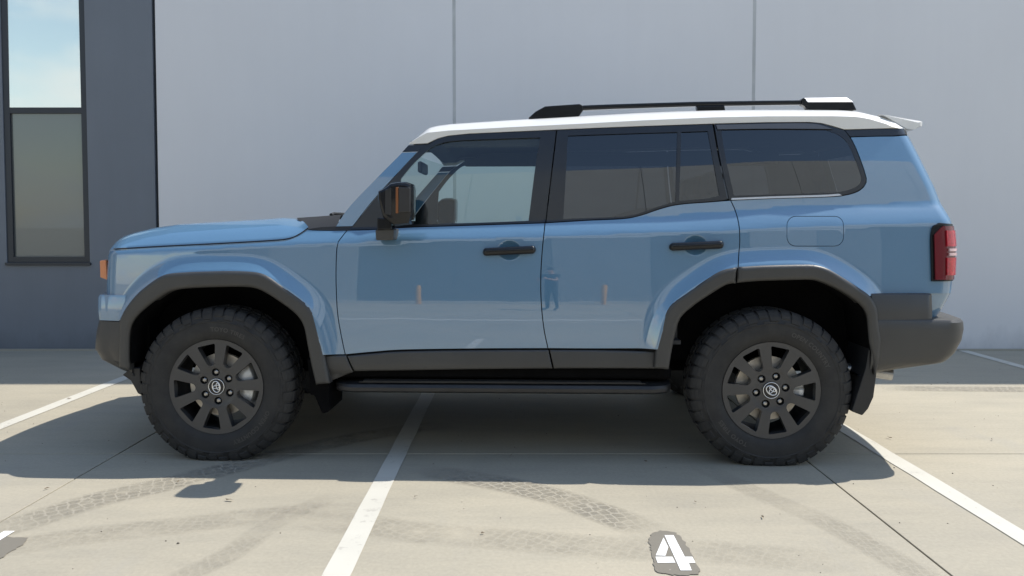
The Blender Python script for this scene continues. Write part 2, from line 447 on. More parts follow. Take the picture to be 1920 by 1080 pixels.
def track(pxs, width, mat, z):
    c = catmull([ground_pt(*p) for p in pxs], 0.04); n = len(c); v = []; uvs = []; s = 0
    for i, p in enumerate(c):
        t = c[min(i + 1, n - 1)] - c[max(i - 1, 0)]; t /= np.linalg.norm(t); nn = np.array([-t[1], t[0]])
        if i: s += np.linalg.norm(p - c[i - 1])
        for sgn in (1, -1):
            q = p + nn * sgn * width / 2; v.append((q[0], q[1], z)); uvs.append((s, (0.5 + 0.5 * sgn) * 0.22))
    f = [(2 * i, 2 * i + 1, 2 * i + 3, 2 * i + 2) for i in range(n - 1)]
    me = pydata(v, f); ul = me.uv_layers.new(name='UVMap')
    for li, lp in enumerate(me.loops): ul.data[li].uv = uvs[lp.vertex_index]
    at = me.attributes.new('fade', 'FLOAT', 'POINT')
    for i in range(2 * n):
        t = (i // 2) / (n - 1); at.data[i].value = min(1.0, t / 0.22, (1 - t) / 0.22)
    if me.polygons[0].normal.z < 0: me.flip_normals()
    return link('tyre_mark', me, mat, ground)
track([(-260, 1075), (-60, 1010), (60, 975), (180, 938), (300, 910), (420, 880), (560, 845), (700, 815), (840, 795)], 0.24, M['track'], 0.0018)
track([(-340, 1075), (-40, 1035), (160, 1005), (340, 985), (480, 968), (600, 958), (720, 955)], 0.22, M['track_faint'], 0.0022)
track([(250, 1140), (340, 1085), (430, 1040), (500, 990), (572, 952), (640, 925)], 0.14, M['track_faint'], 0.0026)
track([(780, 880), (930, 905), (1030, 928), (1120, 958), (1190, 985), (1250, 1012)], 0.22, M['track'], 0.0018)
track([(420, 970), (560, 974), (690, 985), (800, 1000), (940, 1010), (1080, 1022), (1240, 1032), (1400, 1040), (1640, 1060)], 0.24, M['track_faint'], 0.0022)
track([(1640, 728), (1740, 729), (1860, 730), (1990, 731)], 0.22, M['track'], 0.0018)
track([(1300, 870), (1400, 915), (1560, 985), (1720, 1075), (1860, 1150)], 0.16, M['track_faint'], 0.0026)

# ------------------------------------------------------------------ wall behind the car
WH = 6.85
bld = tag(empty('warehouse', (0, YW, 0)), 'pale grey precast concrete warehouse wall with charcoal end panel behind the car', 'warehouse')
PW = 2.914 * KS; JX = -3.477 * KS
for k in range(-3, 7):
    x0 = JX + k * PW; x1 = x0 + PW
    g = 0.0155
    dark = k < 0
    if k == -1:
        # window opening in the charcoal panel
        wx0 = wall_pt(6, 240, YW)[0]; wx1 = wall_pt(163, 240, YW)[0]; wz0 = wall_pt(80, 493, YW)[1]; wz1 = 3.95
        parts = [boxvf(x0 + g, wx0, 0, 0.18, 0.004, WH), boxvf(wx1, x1 - 0.016, 0, 0.18, 0.004, WH),
                 boxvf(wx0, wx1, 0, 0.18, 0.004, wz0), boxvf(wx0, wx1, 0, 0.18, wz1, WH)]
        V, Fs = join_me(parts); link('wall_panel', pydata(V, Fs), M['wall_dark'], bld)
    else:
        link('wall_panel', box_me(x0 + g, x1 - g, 0, 0.18, 0.004, WH), M['wall_dark'] if dark else M['wall'], bld, bevel=0.004)
    # joint filler in the gap to the right
    if k == -1: link('panel_joint', box_me(x1 - 0.017, x1 + g + 0.001, 0.03, 0.16, 0.004, WH), M['frame'], bld)
    else: link('panel_joint', box_me(x1 - g - .001, x1 + g + .001, 0.0025, 0.16, 0.004, WH), M['sealant'] if not dark else M['frame'], bld)
link('parapet_cap', box_me(JX - 3 * PW, JX + 7 * PW, -0.03, 0.30, WH + 0.002, WH + 0.06), M['frame'], bld)
link('back_wall', box_me(JX - 3 * PW, JX + 7 * PW, 0.5, 0.7, 0, WH), M['shell'], bld)
# low kerb strip at the foot of the wall
link('wall_footing', box_me(JX - 3 * PW, JX + 7 * PW, -0.05, -0.003, -0.01, 0.012), M['concrete'], bld)

# window: frame, transom, panes
win = empty('window'); win.parent = bld
fw = 0.060; zt0 = wall_pt(80, 212, YW)[1]; zt1 = wall_pt(80, 201, YW)[1]
V, Fs = join_me([boxvf(wx0 + .001, wx0 + fw, 0.012, 0.11, wz0 + .001, wz1 - .001), boxvf(wx1 - fw, wx1 - .001, 0.012, 0.11, wz0 + .001, wz1 - .001),
                 boxvf(wx0 + fw, wx1 - fw, 0.013, 0.11, wz0 + .001, wz0 + fw), boxvf(wx0 + fw, wx1 - fw, 0.013, 0.11, wz1 - fw, wz1 - .001),
                 boxvf(wx0 + fw, wx1 - fw, 0.013, 0.11, zt0, zt1)])
link('frame', pydata(V, Fs), M['frame'], win)
link('sill', box_me(wx0 - 0.008, wx1 + 0.012, -0.022, -0.001, wz0 - 0.022, wz0 + 0.004), M['frame'], win, bevel=0.003)
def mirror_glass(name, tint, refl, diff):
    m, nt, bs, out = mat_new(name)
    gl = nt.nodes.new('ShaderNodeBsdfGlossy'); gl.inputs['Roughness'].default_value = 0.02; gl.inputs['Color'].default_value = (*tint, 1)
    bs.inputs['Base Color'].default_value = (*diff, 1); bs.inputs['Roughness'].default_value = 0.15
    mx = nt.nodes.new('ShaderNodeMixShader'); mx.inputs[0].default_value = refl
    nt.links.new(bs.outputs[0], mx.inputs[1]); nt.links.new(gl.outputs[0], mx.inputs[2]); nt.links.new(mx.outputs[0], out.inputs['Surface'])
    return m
M['pane_top'] = mirror_glass('coated_glass_painted_sky', (1.0, 0.99, 0.88), 0.56, (0.74, 0.82, 0.78))  # pale diffuse stands in for bright sky mirrored in the upper pane
M['pane_low'] = mirror_glass('tinted_window_glass', (0.85, 0.92, 0.9), 0.05, (0.135, 0.145, 0.140))
tilt = 0.012
link('pane', pydata([(wx0 + fw, 0.035, wz0 + fw), (wx1 - fw, 0.035, wz0 + fw), (wx1 - fw, 0.035, zt0), (wx0 + fw, 0.035, zt0)], [(0, 1, 2, 3)]), M['pane_low'], win)
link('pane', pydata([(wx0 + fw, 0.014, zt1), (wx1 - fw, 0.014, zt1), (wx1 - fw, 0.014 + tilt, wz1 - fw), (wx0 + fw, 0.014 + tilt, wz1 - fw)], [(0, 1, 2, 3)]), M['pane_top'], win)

# ------------------------------------------------------------------ building across the yard (seen in the car's paint and windows)
OY = -14.0; OH = 13.8
opp = tag(empty('opposite_warehouse', (0, OY, 0)), 'grey panelled warehouse across the yard, mirrored in the car doors and windows', 'warehouse')
pat = ['opp_b', 'opp_c', 'opp_b', 'opp_a', 'opp_c', 'opp_b', 'opp_b', 'opp_a', 'opp_b', 'opp_c', 'opp_a', 'opp_b', 'opp_c', 'opp_b']
for k, key in enumerate(pat):
    x0 = -19.6 + k * 2.8
    if x0 < -14.1: continue  # left end cut short so the upper window pane mirrors open sky
    link('wall_panel', box_me(x0 + 0.012, x0 + 2.788, -0.2, 0, 0.002, OH), M[key], opp)
for k in range(7):
    x0 = -14.0 + k * 5.6
    if k > 5: break
    link('upper_cladding', box_me(x0 + 0.01, x0 + 5.59, 0.062, 0.14, 5.5, OH + 0.15), M['opp_top'], opp)
link('panel_backing', box_me(-13.9, 19.6, -0.4, -0.03, 0.002, OH - 0.05), M['sealant'], opp)
link('dark_band', box_me(-14.0, 19.6, 0.142, 0.20, 8.9, 9.1), M['frame'], opp)
for k in range(3, 9):  # unseen wing, added to darken what the front fender corner mirrors
    link('added_dark_wing', box_me(-15.2, -15.0, 0.6 + k * 2.8, 3.38 + k * 2.8, 0.002, 9.0), M['opp_b' if k % 3 else 'opp_a'], opp)
link('kerb', box_me(-14.0, 19.6, 0.003, 0.35, 0.002, 0.13), M['line'], opp)
for X in (-3.65, 1.45):
    V, Fs = lathe_vf([(0.0001, 0), (0.08, 0), (0.08, 1.02), (0.07, 1.06), (0.0001, 1.075)], 20)
    V = [(x, z, y) for x, y, z in V]
    o = link('bollard', fixn(pydata(V, Fs)), M['yellow'], None, smooth=40); o.location = (X, OY + 0.75, 0)
    tag(o, 'yellow steel bollard mirrored in the ' + ('front' if X < 0 else 'rear') + ' door of the car', 'bollard', 'yellow bollards across the yard')

# ================================================================== THE CAR
YAW = -math.radians(1.8)
CARX, CARY, CARZ = -0.081, 4.888, CAMH - 1.215
car = tag(empty('parked_car', (CARX, CARY, CARZ), YAW), 'light blue four wheel drive wagon with white roof parked side-on across the bays', 'car')
cy_, sy_ = math.cos(YAW), math.sin(YAW)
def to_local(p):
    x, y = p[0] - CARX, p[1] - CARY
    return np.array([cy_ * x + sy_ * y, -sy_ * x + cy_ * y, p[2] - CARZ])
O_L = to_local((0, 0, CAMH))
def dir_local(px, py):
    d = px_ray(px, py); return np.array([cy_ * d[0] + sy_ * d[1], -sy_ * d[0] + cy_ * d[1], d[2]])
def PLN(px, py, y):
    """pixel -> (x, z) on the car's plane y"""
    d = dir_local(px, py); t = (y - O_L[1]) / d[1]; return (O_L[0] + d[0] * t, O_L[2] + d[2] * t)

ARCH_F_O = [(220, 602), (229.5, 583.7), (250, 556), (276, 533), (306, 515), (345, 510.5), (391.5, 508.7), (438, 508), (479.5, 510.5), (502.6, 519), (530, 537.5), (553.5, 553.6), (572, 567.5), (586, 586), (595, 616), (604.5, 653), (611, 685.5), (618, 720)]
ARCH_F_I = [(241, 685), (241, 658), (242.4, 625), (250, 602), (271, 579), (299, 558), (322, 546), (359, 541), (419, 539), (456, 539), (479.5, 542), (502.6, 553.6), (530, 572), (553.5, 590.6), (567, 611.5), (574, 644), (581, 681), (590.5, 722.6)]
ARCH_R_O = [(1227, 692), (1230, 659), (1239, 623), (1247, 590), (1261.5, 568), (1290, 547.6), (1322.6, 525), (1355, 507), (1383.7, 500.7), (1424, 498), (1465, 496.7), (1506, 496), (1530, 496.7), (1555, 504), (1587, 523), (1612, 539.4), (1634, 555.7), (1646.5, 578), (1650.5, 610.7), (1654.6, 643), (1648.5, 688), (1642, 706.5)]
ARCH_R_I = [(1255, 694), (1261.5, 655.5), (1269.6, 619), (1277.8, 596.5), (1302, 574), (1335, 551.7), (1363, 535), (1383.7, 531), (1424, 528), (1485.5, 526), (1526, 526), (1555, 535), (1587, 551.7), (1612, 570), (1626, 590), (1630, 623), (1632, 643), (1640, 680), (1641, 704)]
WC = 0.982
def catmull(pts, step=0.02, closed=False):
    P_ = [np.array(p, float) for p in pts]; n = len(P_); out = []
    for i in range(n - 1):
        p0 = P_[i - 1] if i > 0 else 2 * P_[0] - P_[1]
        p1, p2 = P_[i], P_[i + 1]
        p3 = P_[i + 2] if i + 2 < n else 2 * P_[-1] - P_[-2]
        k = max(1, int(np.linalg.norm(p2 - p1) / step))
        for j in range(k):
            t = j / k
            out.append(0.5 * ((2 * p1) + (-p0 + p2) * t + (2 * p0 - 5 * p1 + 4 * p2 - p3) * t * t + (-p0 + 3 * p1 - 3 * p2 + p3) * t ** 3))
    out.append(P_[-1]); return out
def soft(pts):
    q = np.array(catmull([PLN(*p, -WC) for p in pts], 0.02))
    for _ in range(14): q[1:-1] = 0.25 * q[:-2] + 0.5 * q[1:-1] + 0.25 * q[2:]
    return q
archF = np.vstack([soft(ARCH_F_O), [PLN(618, 760, -WC), PLN(220, 760, -WC)]])
archR = np.vstack([soft(ARCH_R_O), [PLN(1642, 760, -WC), PLN(1227, 760, -WC)]])

def poly_dist(px, pz, poly):
    """distance to polygon (0 inside)"""
    d2 = np.full(px.shape, 1e9); n = len(poly); ins = np.zeros(px.shape, bool)
    for i in range(n):
        ax, az = poly[i]; bx, bz = poly[(i + 1) % n]
        ex, ez = bx - ax, bz - az; L = ex * ex + ez * ez + 1e-12
        t = np.clip(((px - ax) * ex + (pz - az) * ez) / L, 0, 1)
        d2 = np.minimum(d2, (px - ax - t * ex) ** 2 + (pz - az - t * ez) ** 2)
        c = ((az > pz) != (bz > pz)) & (px < (bx - ax) * (pz - az) / (bz - az + 1e-15) + ax)
        ins ^= c
    return np.sqrt(d2), ins

crease = np.array([PLN(x, y, -0.925) for x, y in [(195, 477), (391, 467), (540, 459), (632, 455), (693, 452.7), (1017, 443), (1383, 431.7), (1478, 425.5), (1581, 423), (1718, 419), (1790, 417)]])
W0 = 0.935
XR_Z = np.array([0.30, 0.80, 0.93, 1.10, 1.25, 1.42, 1.70, 1.80]); XR_X = np.array([2.37, 2.385, 2.395, 2.405, 2.396, 2.346, 2.236, 2.20])
XF_Z = np.array([0.30, 0.70, 0.95, 1.06, 1.13, 1.25]); XF_X = np.array([-2.09, -2.098, -2.096, -2.09, -2.075, -2.03])
DENTS = []
def W_raw(x, z):
    zc = np.interp(x, crease[:, 0], crease[:, 1])
    sh = np.interp(x, [-2.1, -0.9, 0.9, 1.3, 2.3], [0.05, 0.065, 0.075, 0.092, 0.10])
    sd_ = np.interp(x, [-2.1, -0.9, 0.9, 1.3, 2.3], [0.038, 0.053, 0.056, 0.060, 0.062])
    w = W0 - (np.minimum(z, zc) - 0.65) ** 2 / 12.6
    t = np.clip((z - zc) / sh, 0, 1)
    w = w - sd_ * (0.25 * t * t + 0.75 * t) * 1.0
    dz = np.maximum(z - zc - sh, 0)
    w = w - dz * math.tan(math.radians(11.5)) - dz * dz * 0.13
    return w
def W(x, z):
    x = np.asarray(x, float); z = np.asarray(z, float)
    w = 0.3 * W_raw(x, z) + 0.22 * (W_raw(x, z - .006) + W_raw(x, z + .006)) + 0.13 * (W_raw(x, z - .012) + W_raw(x, z + .012))
    t = np.clip((-1.15 - x) / 0.9, 0, 1); w = w - 0.07 * t ** 2
    t = np.clip((x - 1.35) / 1.0, 0, 1); w = w - 0.035 * t ** 2
    for poly in (archF, archR):
        d, ins = poly_dist(x, z, poly); d = np.where(ins, 0, d)
        k = np.clip(1 - d / 0.088, 0, 1); w = w + 0.042 * k ** 1.5
    xr = np.interp(z, XR_Z, XR_X); r = 0.09
    e = np.clip((x - (xr - r)) / r, 0, 0.9985); w = w - r * (1 - np.sqrt(1 - e * e))
    xf = np.interp(z, XF_Z, XF_X); r = 0.10
    e = np.clip(((xf + r) - x) / r, 0, 0.9985); w = w - r * (1 - np.sqrt(1 - e * e))
    for (dx, dz_, rx, rz, dep) in DENTS:
        q = ((x - dx) / rx) ** 2 + ((z - dz_) / rz) ** 2
        w = w - dep * np.clip(1 - q, 0, 1) ** 1.15
    return w
def W_clad(x, z):
    x = np.asarray(x, float)
    t = np.clip((-1.55 - x) / 0.5, 0, 1); t2 = np.clip((x - 1.65) / 0.5, 0, 1)
    return WC - 0.055 * t ** 2 - 0.03 * t2 ** 2 + 0.0 * np.asarray(z, float)
def W_sill(x, z):
    x = np.asarray(x, float); z = np.asarray(z, float)
    return 0.946 - np.clip((z - 0.50) / 0.12, 0, 1) ** 2 * 0.012 - np.clip((0.50 - z) / 0.06, 0, 1) ** 2 * 0.02

def P(px, py, wf=W, off=0.0):
    y = -0.93
    for _ in range(9):
        x, z = PLN(px, py, y); yn = -(float(wf(np.array([x]), np.array([z]))[0]) + off)
        if abs(yn - y) < 2e-5: break
        y = 0.12 * y + 0.88 * yn
    return (x, z)
def Lc(x, z): return ('L', x, z)
def outline(segs, wf=W, off=0.0, step=0.022):
    out = []
    for s in segs:
        pts = [np.array(p[1:], float) if p[0] == 'L' else np.array(P(p[0], p[1], wf, off)) for p in s]
        c = catmull(pts, step) if len(pts) > 2 else [pts[0] + (pts[1] - pts[0]) * t for t in np.linspace(0, 1, max(2, int(np.linalg.norm(pts[1] - pts[0]) / step) + 1))]
        if out and np.linalg.norm(out[-1] - c[0]) < 0.004: c = c[1:]
        out += list(c)
    if np.linalg.norm(out[0] - out[-1]) < 0.004: out.pop()
    P_ = np.array(out)
    a = np.sum(P_[:, 0] * np.roll(P_[:, 1], -1) - np.roll(P_[:, 0], -1) * P_[:, 1])
    if a < 0: P_ = P_[::-1]
    return P_
def inset(poly, d):
    if d == 0: return poly
    e = np.roll(poly, -1, 0) - poly; L = np.linalg.norm(e, axis=1, keepdims=True); e = e / np.maximum(L, 1e-9)
    n = np.stack([-e[:, 1], e[:, 0]], 1)          # inward for CCW
    n0 = np.roll(n, 1, 0); b = n + n0; L = np.linalg.norm(b, axis=1, keepdims=True); b = b / np.maximum(L, 1e-6)
    c = np.sum(b * n, 1, keepdims=True)
    return poly + b * d / np.maximum(c, 0.45)

def panel_mesh(poly, wf, off=0.0, holes=(), thick=0.014, spacing=0.03, bev=None, side=1, extra=(), xcols=(), corner=(), flare=None):
    loops = [np.array(poly)] + [np.array(h) for h in holes]
    pts = []; edges = []; spans = []
    for lp in loops:
        b = len(pts); n = len(lp); pts += [tuple(p) for p in lp]; spans.append((b, n))
        edges += [(b + i, b + (i + 1) % n) for i in range(n)]
    lo = loops[0].min(0); hi = loops[0].max(0)
    gx = np.arange(lo[0] + spacing * .5, hi[0], spacing); gz = np.arange(lo[1] + spacing * .5, hi[1], spacing)
    gx = np.concatenate([gx, np.array([c for c in xcols if lo[0] < c < hi[0]])]) if len(xcols) else gx
    G = []
    for i, z in enumerate(gz):
        for x in gx: G.append((x, z))
    for (ex, ez, er, es) in extra:
        for x in np.arange(ex - er, ex + er, es):
            for z in np.arange(ez - er, ez + er, es): G.append((x + 0.0007, z + 0.0005))
    for (zt0_, zt1_, xz, xx, rr_, sg_) in corner:
        for z in np.arange(zt0_, zt1_, 0.02):
            xe = np.interp(z, xz, xx)
            for a in np.linspace(0.0, 1.52, 13): G.append((xe - sg_ * rr_ * (1 - math.sin(a)), z))
    if flare is not None and len(G):
        Ga = np.array(G); d, ins = poly_dist(Ga[:, 0], Ga[:, 1], flare); G = [tuple(p) for p in Ga[(d > 0.112) | ins & (d > 0.03)]]
        fl = np.array(flare[:-2]); tn = np.gradient(fl, axis=0); tn /= np.linalg.norm(tn, axis=1, keepdims=True)
        nn = np.stack([-tn[:, 1], tn[:, 0]], 1); cc = flare.mean(0)
        if np.sum(nn[len(nn) // 2] * (fl[len(nn) // 2] - cc)) < 0: nn = -nn
        for dd in (-0.012, 0.0, 0.011, 0.022, 0.033, 0.045, 0.058, 0.072, 0.086, 0.096, 0.106): G += [tuple(p) for p in fl + nn * dd]
    if bev:
        for fr in (0.12, 0.35, 0.65, 1.0):
            for p in inset(loops[0], bev[0] * fr): G.append(tuple(p))
    G = np.array(G) if len(G) else np.zeros((0, 2))
    if len(G):
        d, ins = poly_dist(G[:, 0], G[:, 1], loops[0]); ok = ins & (d > (0.0015 if bev else 0.006))
        for h in loops[1:]:
            dh, ih = poly_dist(G[:, 0], G[:, 1], h); ok &= (~ih) & (dh > 0.006)
        G = G[ok]
    allp = [Vector(p) for p in pts] + [Vector(tuple(p)) for p in G]
    vo, eo, fo, _, _, _ = delaunay_2d_cdt(allp, edges, [], 0, 1e-6)
    V2 = np.array([(v.x, v.y) for v in vo])
    tri = np.array([f for f in fo if len(f) == 3])
    cen = V2[tri].mean(1)
    _, ins = poly_dist(cen[:, 0], cen[:, 1], loops[0]); keep = ins
    for h in loops[1:]:
        _, ih = poly_dist(cen[:, 0], cen[:, 1], h); keep = keep & ~ih
    tri = tri[keep]
    # drop slivers
    a = V2[tri]; ar = (a[:, 1, 0] - a[:, 0, 0]) * (a[:, 2, 1] - a[:, 0, 1]) - (a[:, 2, 0] - a[:, 0, 0]) * (a[:, 1, 1] - a[:, 0, 1])
    flip = ar < 0; tri[flip] = tri[flip][:, ::-1]; tri = tri[np.abs(ar) > 1e-9]
    def wt(x, z):
        w = wf(x, z) + off
        if bev:
            d, ins = poly_dist(x, z, loops[0]); d = np.where(ins, d, 0)
            k = np.clip(1 - d / bev[0], 0, 0.995); w = w - bev[1] * (1 - np.sqrt(1 - k * k))
        return w
    x, z = V2[:, 0], V2[:, 1]; w = wt(x, z); h = 0.0012
    wx = (wt(x + h, z) - wt(x - h, z)) / (2 * h); wz = (wt(x, z + h) - wt(x, z - h)) / (2 * h)
    N = np.stack([-wx, -np.ones_like(x), -wz], 1); N /= np.linalg.norm(N, axis=1, keepdims=True)
    V3 = np.stack([x, -w, z], 1)
    verts = [tuple(v) for v in V3]; faces = [tuple(int(i) for i in t) for t in tri]; nsurf = len(faces)
    if thick > 0:
        # rim along the boundary edges
        cnt = {}
        for t in faces:
            for i in range(3):
                e = (t[i], t[(i + 1) % 3]); cnt[e] = 1
        bnd = [e for e in cnt if (e[1], e[0]) not in cnt]
        m2 = {}
        def back(i):
            if i not in m2:
                m2[i] = len(verts); v = V3[i] - N[i] * thick * np.array([0.0, 1.0, 0.0]) / max(abs(N[i][1]), 0.35)
                verts.append(tuple(v))
            return m2[i]
        for a_, b_ in bnd: faces.append((b_, a_, back(a_), back(b_)))
    if side < 0:
        verts = [(v[0], -v[1], v[2]) for v in verts]; faces = [f[::-1] for f in faces]; N = N * np.array([1, -1, 1])
    me = bpy.data.meshes.new('panel'); me.from_pydata(verts, [], faces); me.update()
    me.shade_smooth()
    ln = []
    for p in me.polygons:
        if p.index < nsurf:
            for vi in p.vertices: ln.append(tuple(N[vi]))
        else:
            pn = tuple(p.normal)
            for vi in p.vertices: ln.append(pn)
    me.normals_split_custom_set(ln)
    return me

def panel(name, poly, mat, parent, wf=W, off=0.0, gap=0.0025, sides=(1, -1), parents=None, **kw):
    res = []
    holes = [inset(h[::1], -0.0) for h in kw.pop('holes', ())]
    for i, s in enumerate(sides):
        me = panel_mesh(inset(poly, gap), wf, off, holes=holes, side=s, **kw)
        res.append(link(name, me, mat, (parents[i] if parents else parent)))
    return res

# --- shared seam lines (pixels of the reference) -------------------------------
S_HOOD = [(206, 470), (300, 464.5), (391, 460), (500, 454), (540, 450), (560, 442), (577, 430)]
S_COWL = [(577, 430), (586, 431.2), (620, 432), (651, 431.8)]
S_FDOOR_F = [(651, 431.8), (634, 454), (631.5, 466), (630, 520), (633, 587), (642, 640), (647.5, 665)]
S_FSILL = [(651, 431.8), (698, 430.5), (760, 426.5), (801, 425), (900, 422), (1022, 418)]
S_FDOOR_R = [(1022, 418), (1016.7, 470), (1014, 520), (1015, 570), (1020, 617), (1027.5, 653.5)]
S_FBOT = [(1027.5, 653.5), (900, 654), (760, 656), (700, 660), (647.5, 665)]
S_RSILL = [(1022, 418), (1105, 413), (1169, 410), (1202, 403.5), (1230, 394), (1258, 386), (1285.5, 382), (1327, 379), (1370, 375.5)]
S_RDOOR_R = [(1370, 375.5), (1380, 399), (1386.5, 429.4), (1386.5, 463), (1384, 503)]
xcF = [np.interp(0.9, XF_Z, XF_X) + 0.10 * (1 - math.sin(a)) for a in np.linspace(0.1, 1.52, 12)]
xcR = [2.403 - 0.09 * (1 - math.sin(a)) for a in np.linspace(0.0, 1.5, 12)]
CORF = (0.70, 1.12, XF_Z, XF_X, 0.10, -1); CORR = (0.86, 1.75, XR_Z, XR_X, 0.09, 1)
def shrink(pts, cx, cy, k): return [(cx + (x - cx) * k, cy + (y - cy) * k) for x, y in pts]
AFu = shrink(ARCH_F_O, 410, 700, 0.955); ARu = shrink(ARCH_R_O, 1440, 690, 0.955)

hx = [PLN(955, 469.5, -0.93), PLN(1305, 460, -0.93)]
for c in hx: DENTS.append((c[0], c[1], 0.060, 0.052, 0.026))

zf = lambda z: float(np.interp(z, XF_Z, XF_X)) + 0.0006
zr = lambda z: float(np.interp(z, XR_Z, XR_X)) - 0.0006
fend_poly = outline([S_HOOD, S_COWL, S_FDOOR_F, [(647.5, 665), (628, 665.3), (598, 665.6)],
                     [(598, 665.6)] + [p for p in AFu[::-1] if p[1] < 640 and not (p[0] < 300 and p[1] > 592)],
                     [AFu[1], (222, 603), Lc(zf(0.72) + 0.06, 0.716), Lc(zf(0.72), 0.716)],
                     [Lc(zf(0.72), 0.716), Lc(zf(0.85), 0.85), Lc(zf(0.95), 0.95), Lc(zf(1.05), 1.05), Lc(zf(1.092), 1.092)],
                     [Lc(zf(1.092), 1.092), (206, 470)]])
door_f = outline([S_FSILL, S_FDOOR_R, S_FBOT, S_FDOOR_F[::-1]])
door_r = outline([S_RSILL, S_RDOOR_R, [(1384, 503)] + [p for p in ARu[::-1] if p[0] < 1372 and p[1] < 652] + [(1240, 656)],
                  [(1240, 656), (1120, 654), (1027.5, 653.5)], S_FDOOR_R[::-1]])
S_QWIN = [(1370, 375.5), (1450, 372), (1540, 369.5), (1581.5, 366.5), (1611, 357.5), (1624, 342), (1621, 322), (1604, 276), (1594, 257)]
quart = outline([S_QWIN, [(1594, 257), (1640, 255.6), (1676, 255.2)], [(1676, 255.2), Lc(zr(1.703), 1.703)],
                 [Lc(zr(1.703), 1.703), Lc(zr(1.6), 1.6), Lc(zr(1.5), 1.5), Lc(zr(1.42), 1.42), Lc(zr(1.3), 1.3), Lc(zr(1.2), 1.2), Lc(zr(1.0), 1.0), Lc(zr(0.872), 0.872)],
                 [Lc(zr(0.872), 0.872), (1745, 551)], [(1745, 551), (1690, 553), (1630, 556)],
                 [(1630, 556)] + [p for p in ARu[::-1] if p[0] > 1392 and p[1] < 552] + [(1384, 503)], S_RDOOR_R[::-1]])

# --- painted panels ---------------------------------------------------------------
panel('front_fender', fend_poly, M['blue'], car, corner=[CORF], spacing=0.020, flare=archF)
fdoors = panel('front_door', door_f, M['blue'], car, extra=[(hx[0][0], hx[0][1], 0.066, 0.0052)])
rdoors = panel('rear_door', door_r, M['blue'], car, spacing=0.024, flare=archR, extra=[(hx[1][0], hx[1][1], 0.066, 0.0052)])
def rrect(px0, px1, py0, py1, r, wf=W, n=5):
    pts = []
    for cx, cyy, a0 in ((px1 - r, py0 + r, -90), (px1 - r, py1 - r, 0), (px0 + r, py1 - r, 90), (px0 + r, py0 + r, 180)):
        for k in range(n + 1):
            a = math.radians(a0 + 90 * k / n); pts.append((cx + r * math.cos(a), cyy + r * math.sin(a)))
    Q = np.array([P(x, y, wf) for x, y in pts])
    a = np.sum(Q[:, 0] * np.roll(Q[:, 1], -1) - np.roll(Q[:, 0], -1) * Q[:, 1])
    return Q if a > 0 else Q[::-1]
fuel = rrect(1475, 1582, 405, 462, 17)
quarters = panel('quarter_panel', quart, M['blue'], car, corner=[CORR], spacing=0.024, holes=[fuel], flare=archR)
panel('fuel_door', fuel, M['blue'], car, sides=(1,), parents=[quarters[0]], gap=0.003, spacing=0.03)
# matching blank on the far side
panel('side_cap', fuel, M['blue'], car, sides=(-1,), parents=[quarters[1]], gap=0.0005)
for s in (1, -1):
    parts = []
    for poly in (fend_poly, door_f, door_r, quart):
        me = panel_mesh(inset(poly, -0.010), W, -0.022, thick=0.0, spacing=0.06, side=s)
        parts.append(([tuple(v.co) for v in me.vertices], [tuple(p.vertices) for p in me.polygons]))
    V, Fs = join_me(parts); link('inner_shell', pydata(V, Fs), M['shell'], car)

# pillars
apil = outline([[(629, 425.5), (654, 388.5), (700, 340), (753.6, 286)], [(753.6, 286), (783, 284.8)], [(783, 284.8), (705.6, 369), (661.5, 424.5)], [(661.5, 424.5), (629, 425.5)]])
panel('windscreen_pillar', apil, M['blue'], car, gap=0.002, off=0.003)
acap = outline([[(753.6, 285.5), (766, 272)], [(766, 272), (804, 270.5)], [(804, 270.5), (783, 284.4)], [(783, 284.4), (753.6, 285.5)]])
panel('pillar_cap', acap, M['trim'], car, gap=0.001, off=0.003)
dstrip = outline([[(1584, 244), (1630, 242.5), (1672, 241.5)], [(1672, 241.5), Lc(zr(1.742), 1.742)], [Lc(zr(1.742), 1.742), Lc(zr(1.708), 1.708)], [Lc(zr(1.708), 1.708), (1676, 254.6)], [(1676, 254.6), (1640, 255), (1594, 256.4)], [(1594, 256.4), (1584, 244)]])
panel('rear_pillar_strip', dstrip, M['trim'], car, gap=0.001, corner=[CORR])

# cowl side trim under the windscreen pillar
ctrim = outline([[(577, 430.2), (600, 426), (629, 424.8), (661, 424)], [(661, 424), (651, 431.6)], [(651, 431.6), (620, 431.8), (586, 431), (577, 430.2)]])
panel('cowl_trim', ctrim, M['black'], car, gap=0.0, off=0.002)

# window frames and panes
def hole(L, **k): return outline(L, **k)
g1 = hole([[(741, 421), (744, 385), (752, 334)], [(752, 334), (776, 306), (808, 277), (824, 269.5), (845, 265), (879, 262.6), (957, 259.7), (1013, 258)], [(1013, 258), (1003.5, 315), (991, 414)], [(991, 414), (900, 417.5), (801, 420), (741, 421)]])
ffr = outline([[(651, 431.2), (661.5, 424), (705.6, 369), (783, 284.6), (804, 270.4)], [(804, 270.4), (820, 260.6), (840, 255.4), (879, 251.4), (957, 247.8), (1043, 244)], [(1043, 244), (1022.6, 417.4)], [(1022, 417.6), (900, 421.6), (801, 424.6), (760, 426.2), (698, 430.2), (651, 431.2)]])
panel('window_frame', ffr, M['trim'], car, parents=fdoors, gap=0.0012, holes=[g1], off=0.002)
panel('window_pane', inset(g1, -0.006), M['glass_clear'], car, parents=fdoors, gap=0, off=-0.006, thick=0, spacing=0.05)
SB = [(1105, 408.5), (1169, 405.5), (1202, 398.5), (1230, 388.5), (1258, 380.5), (1266, 378.5)]
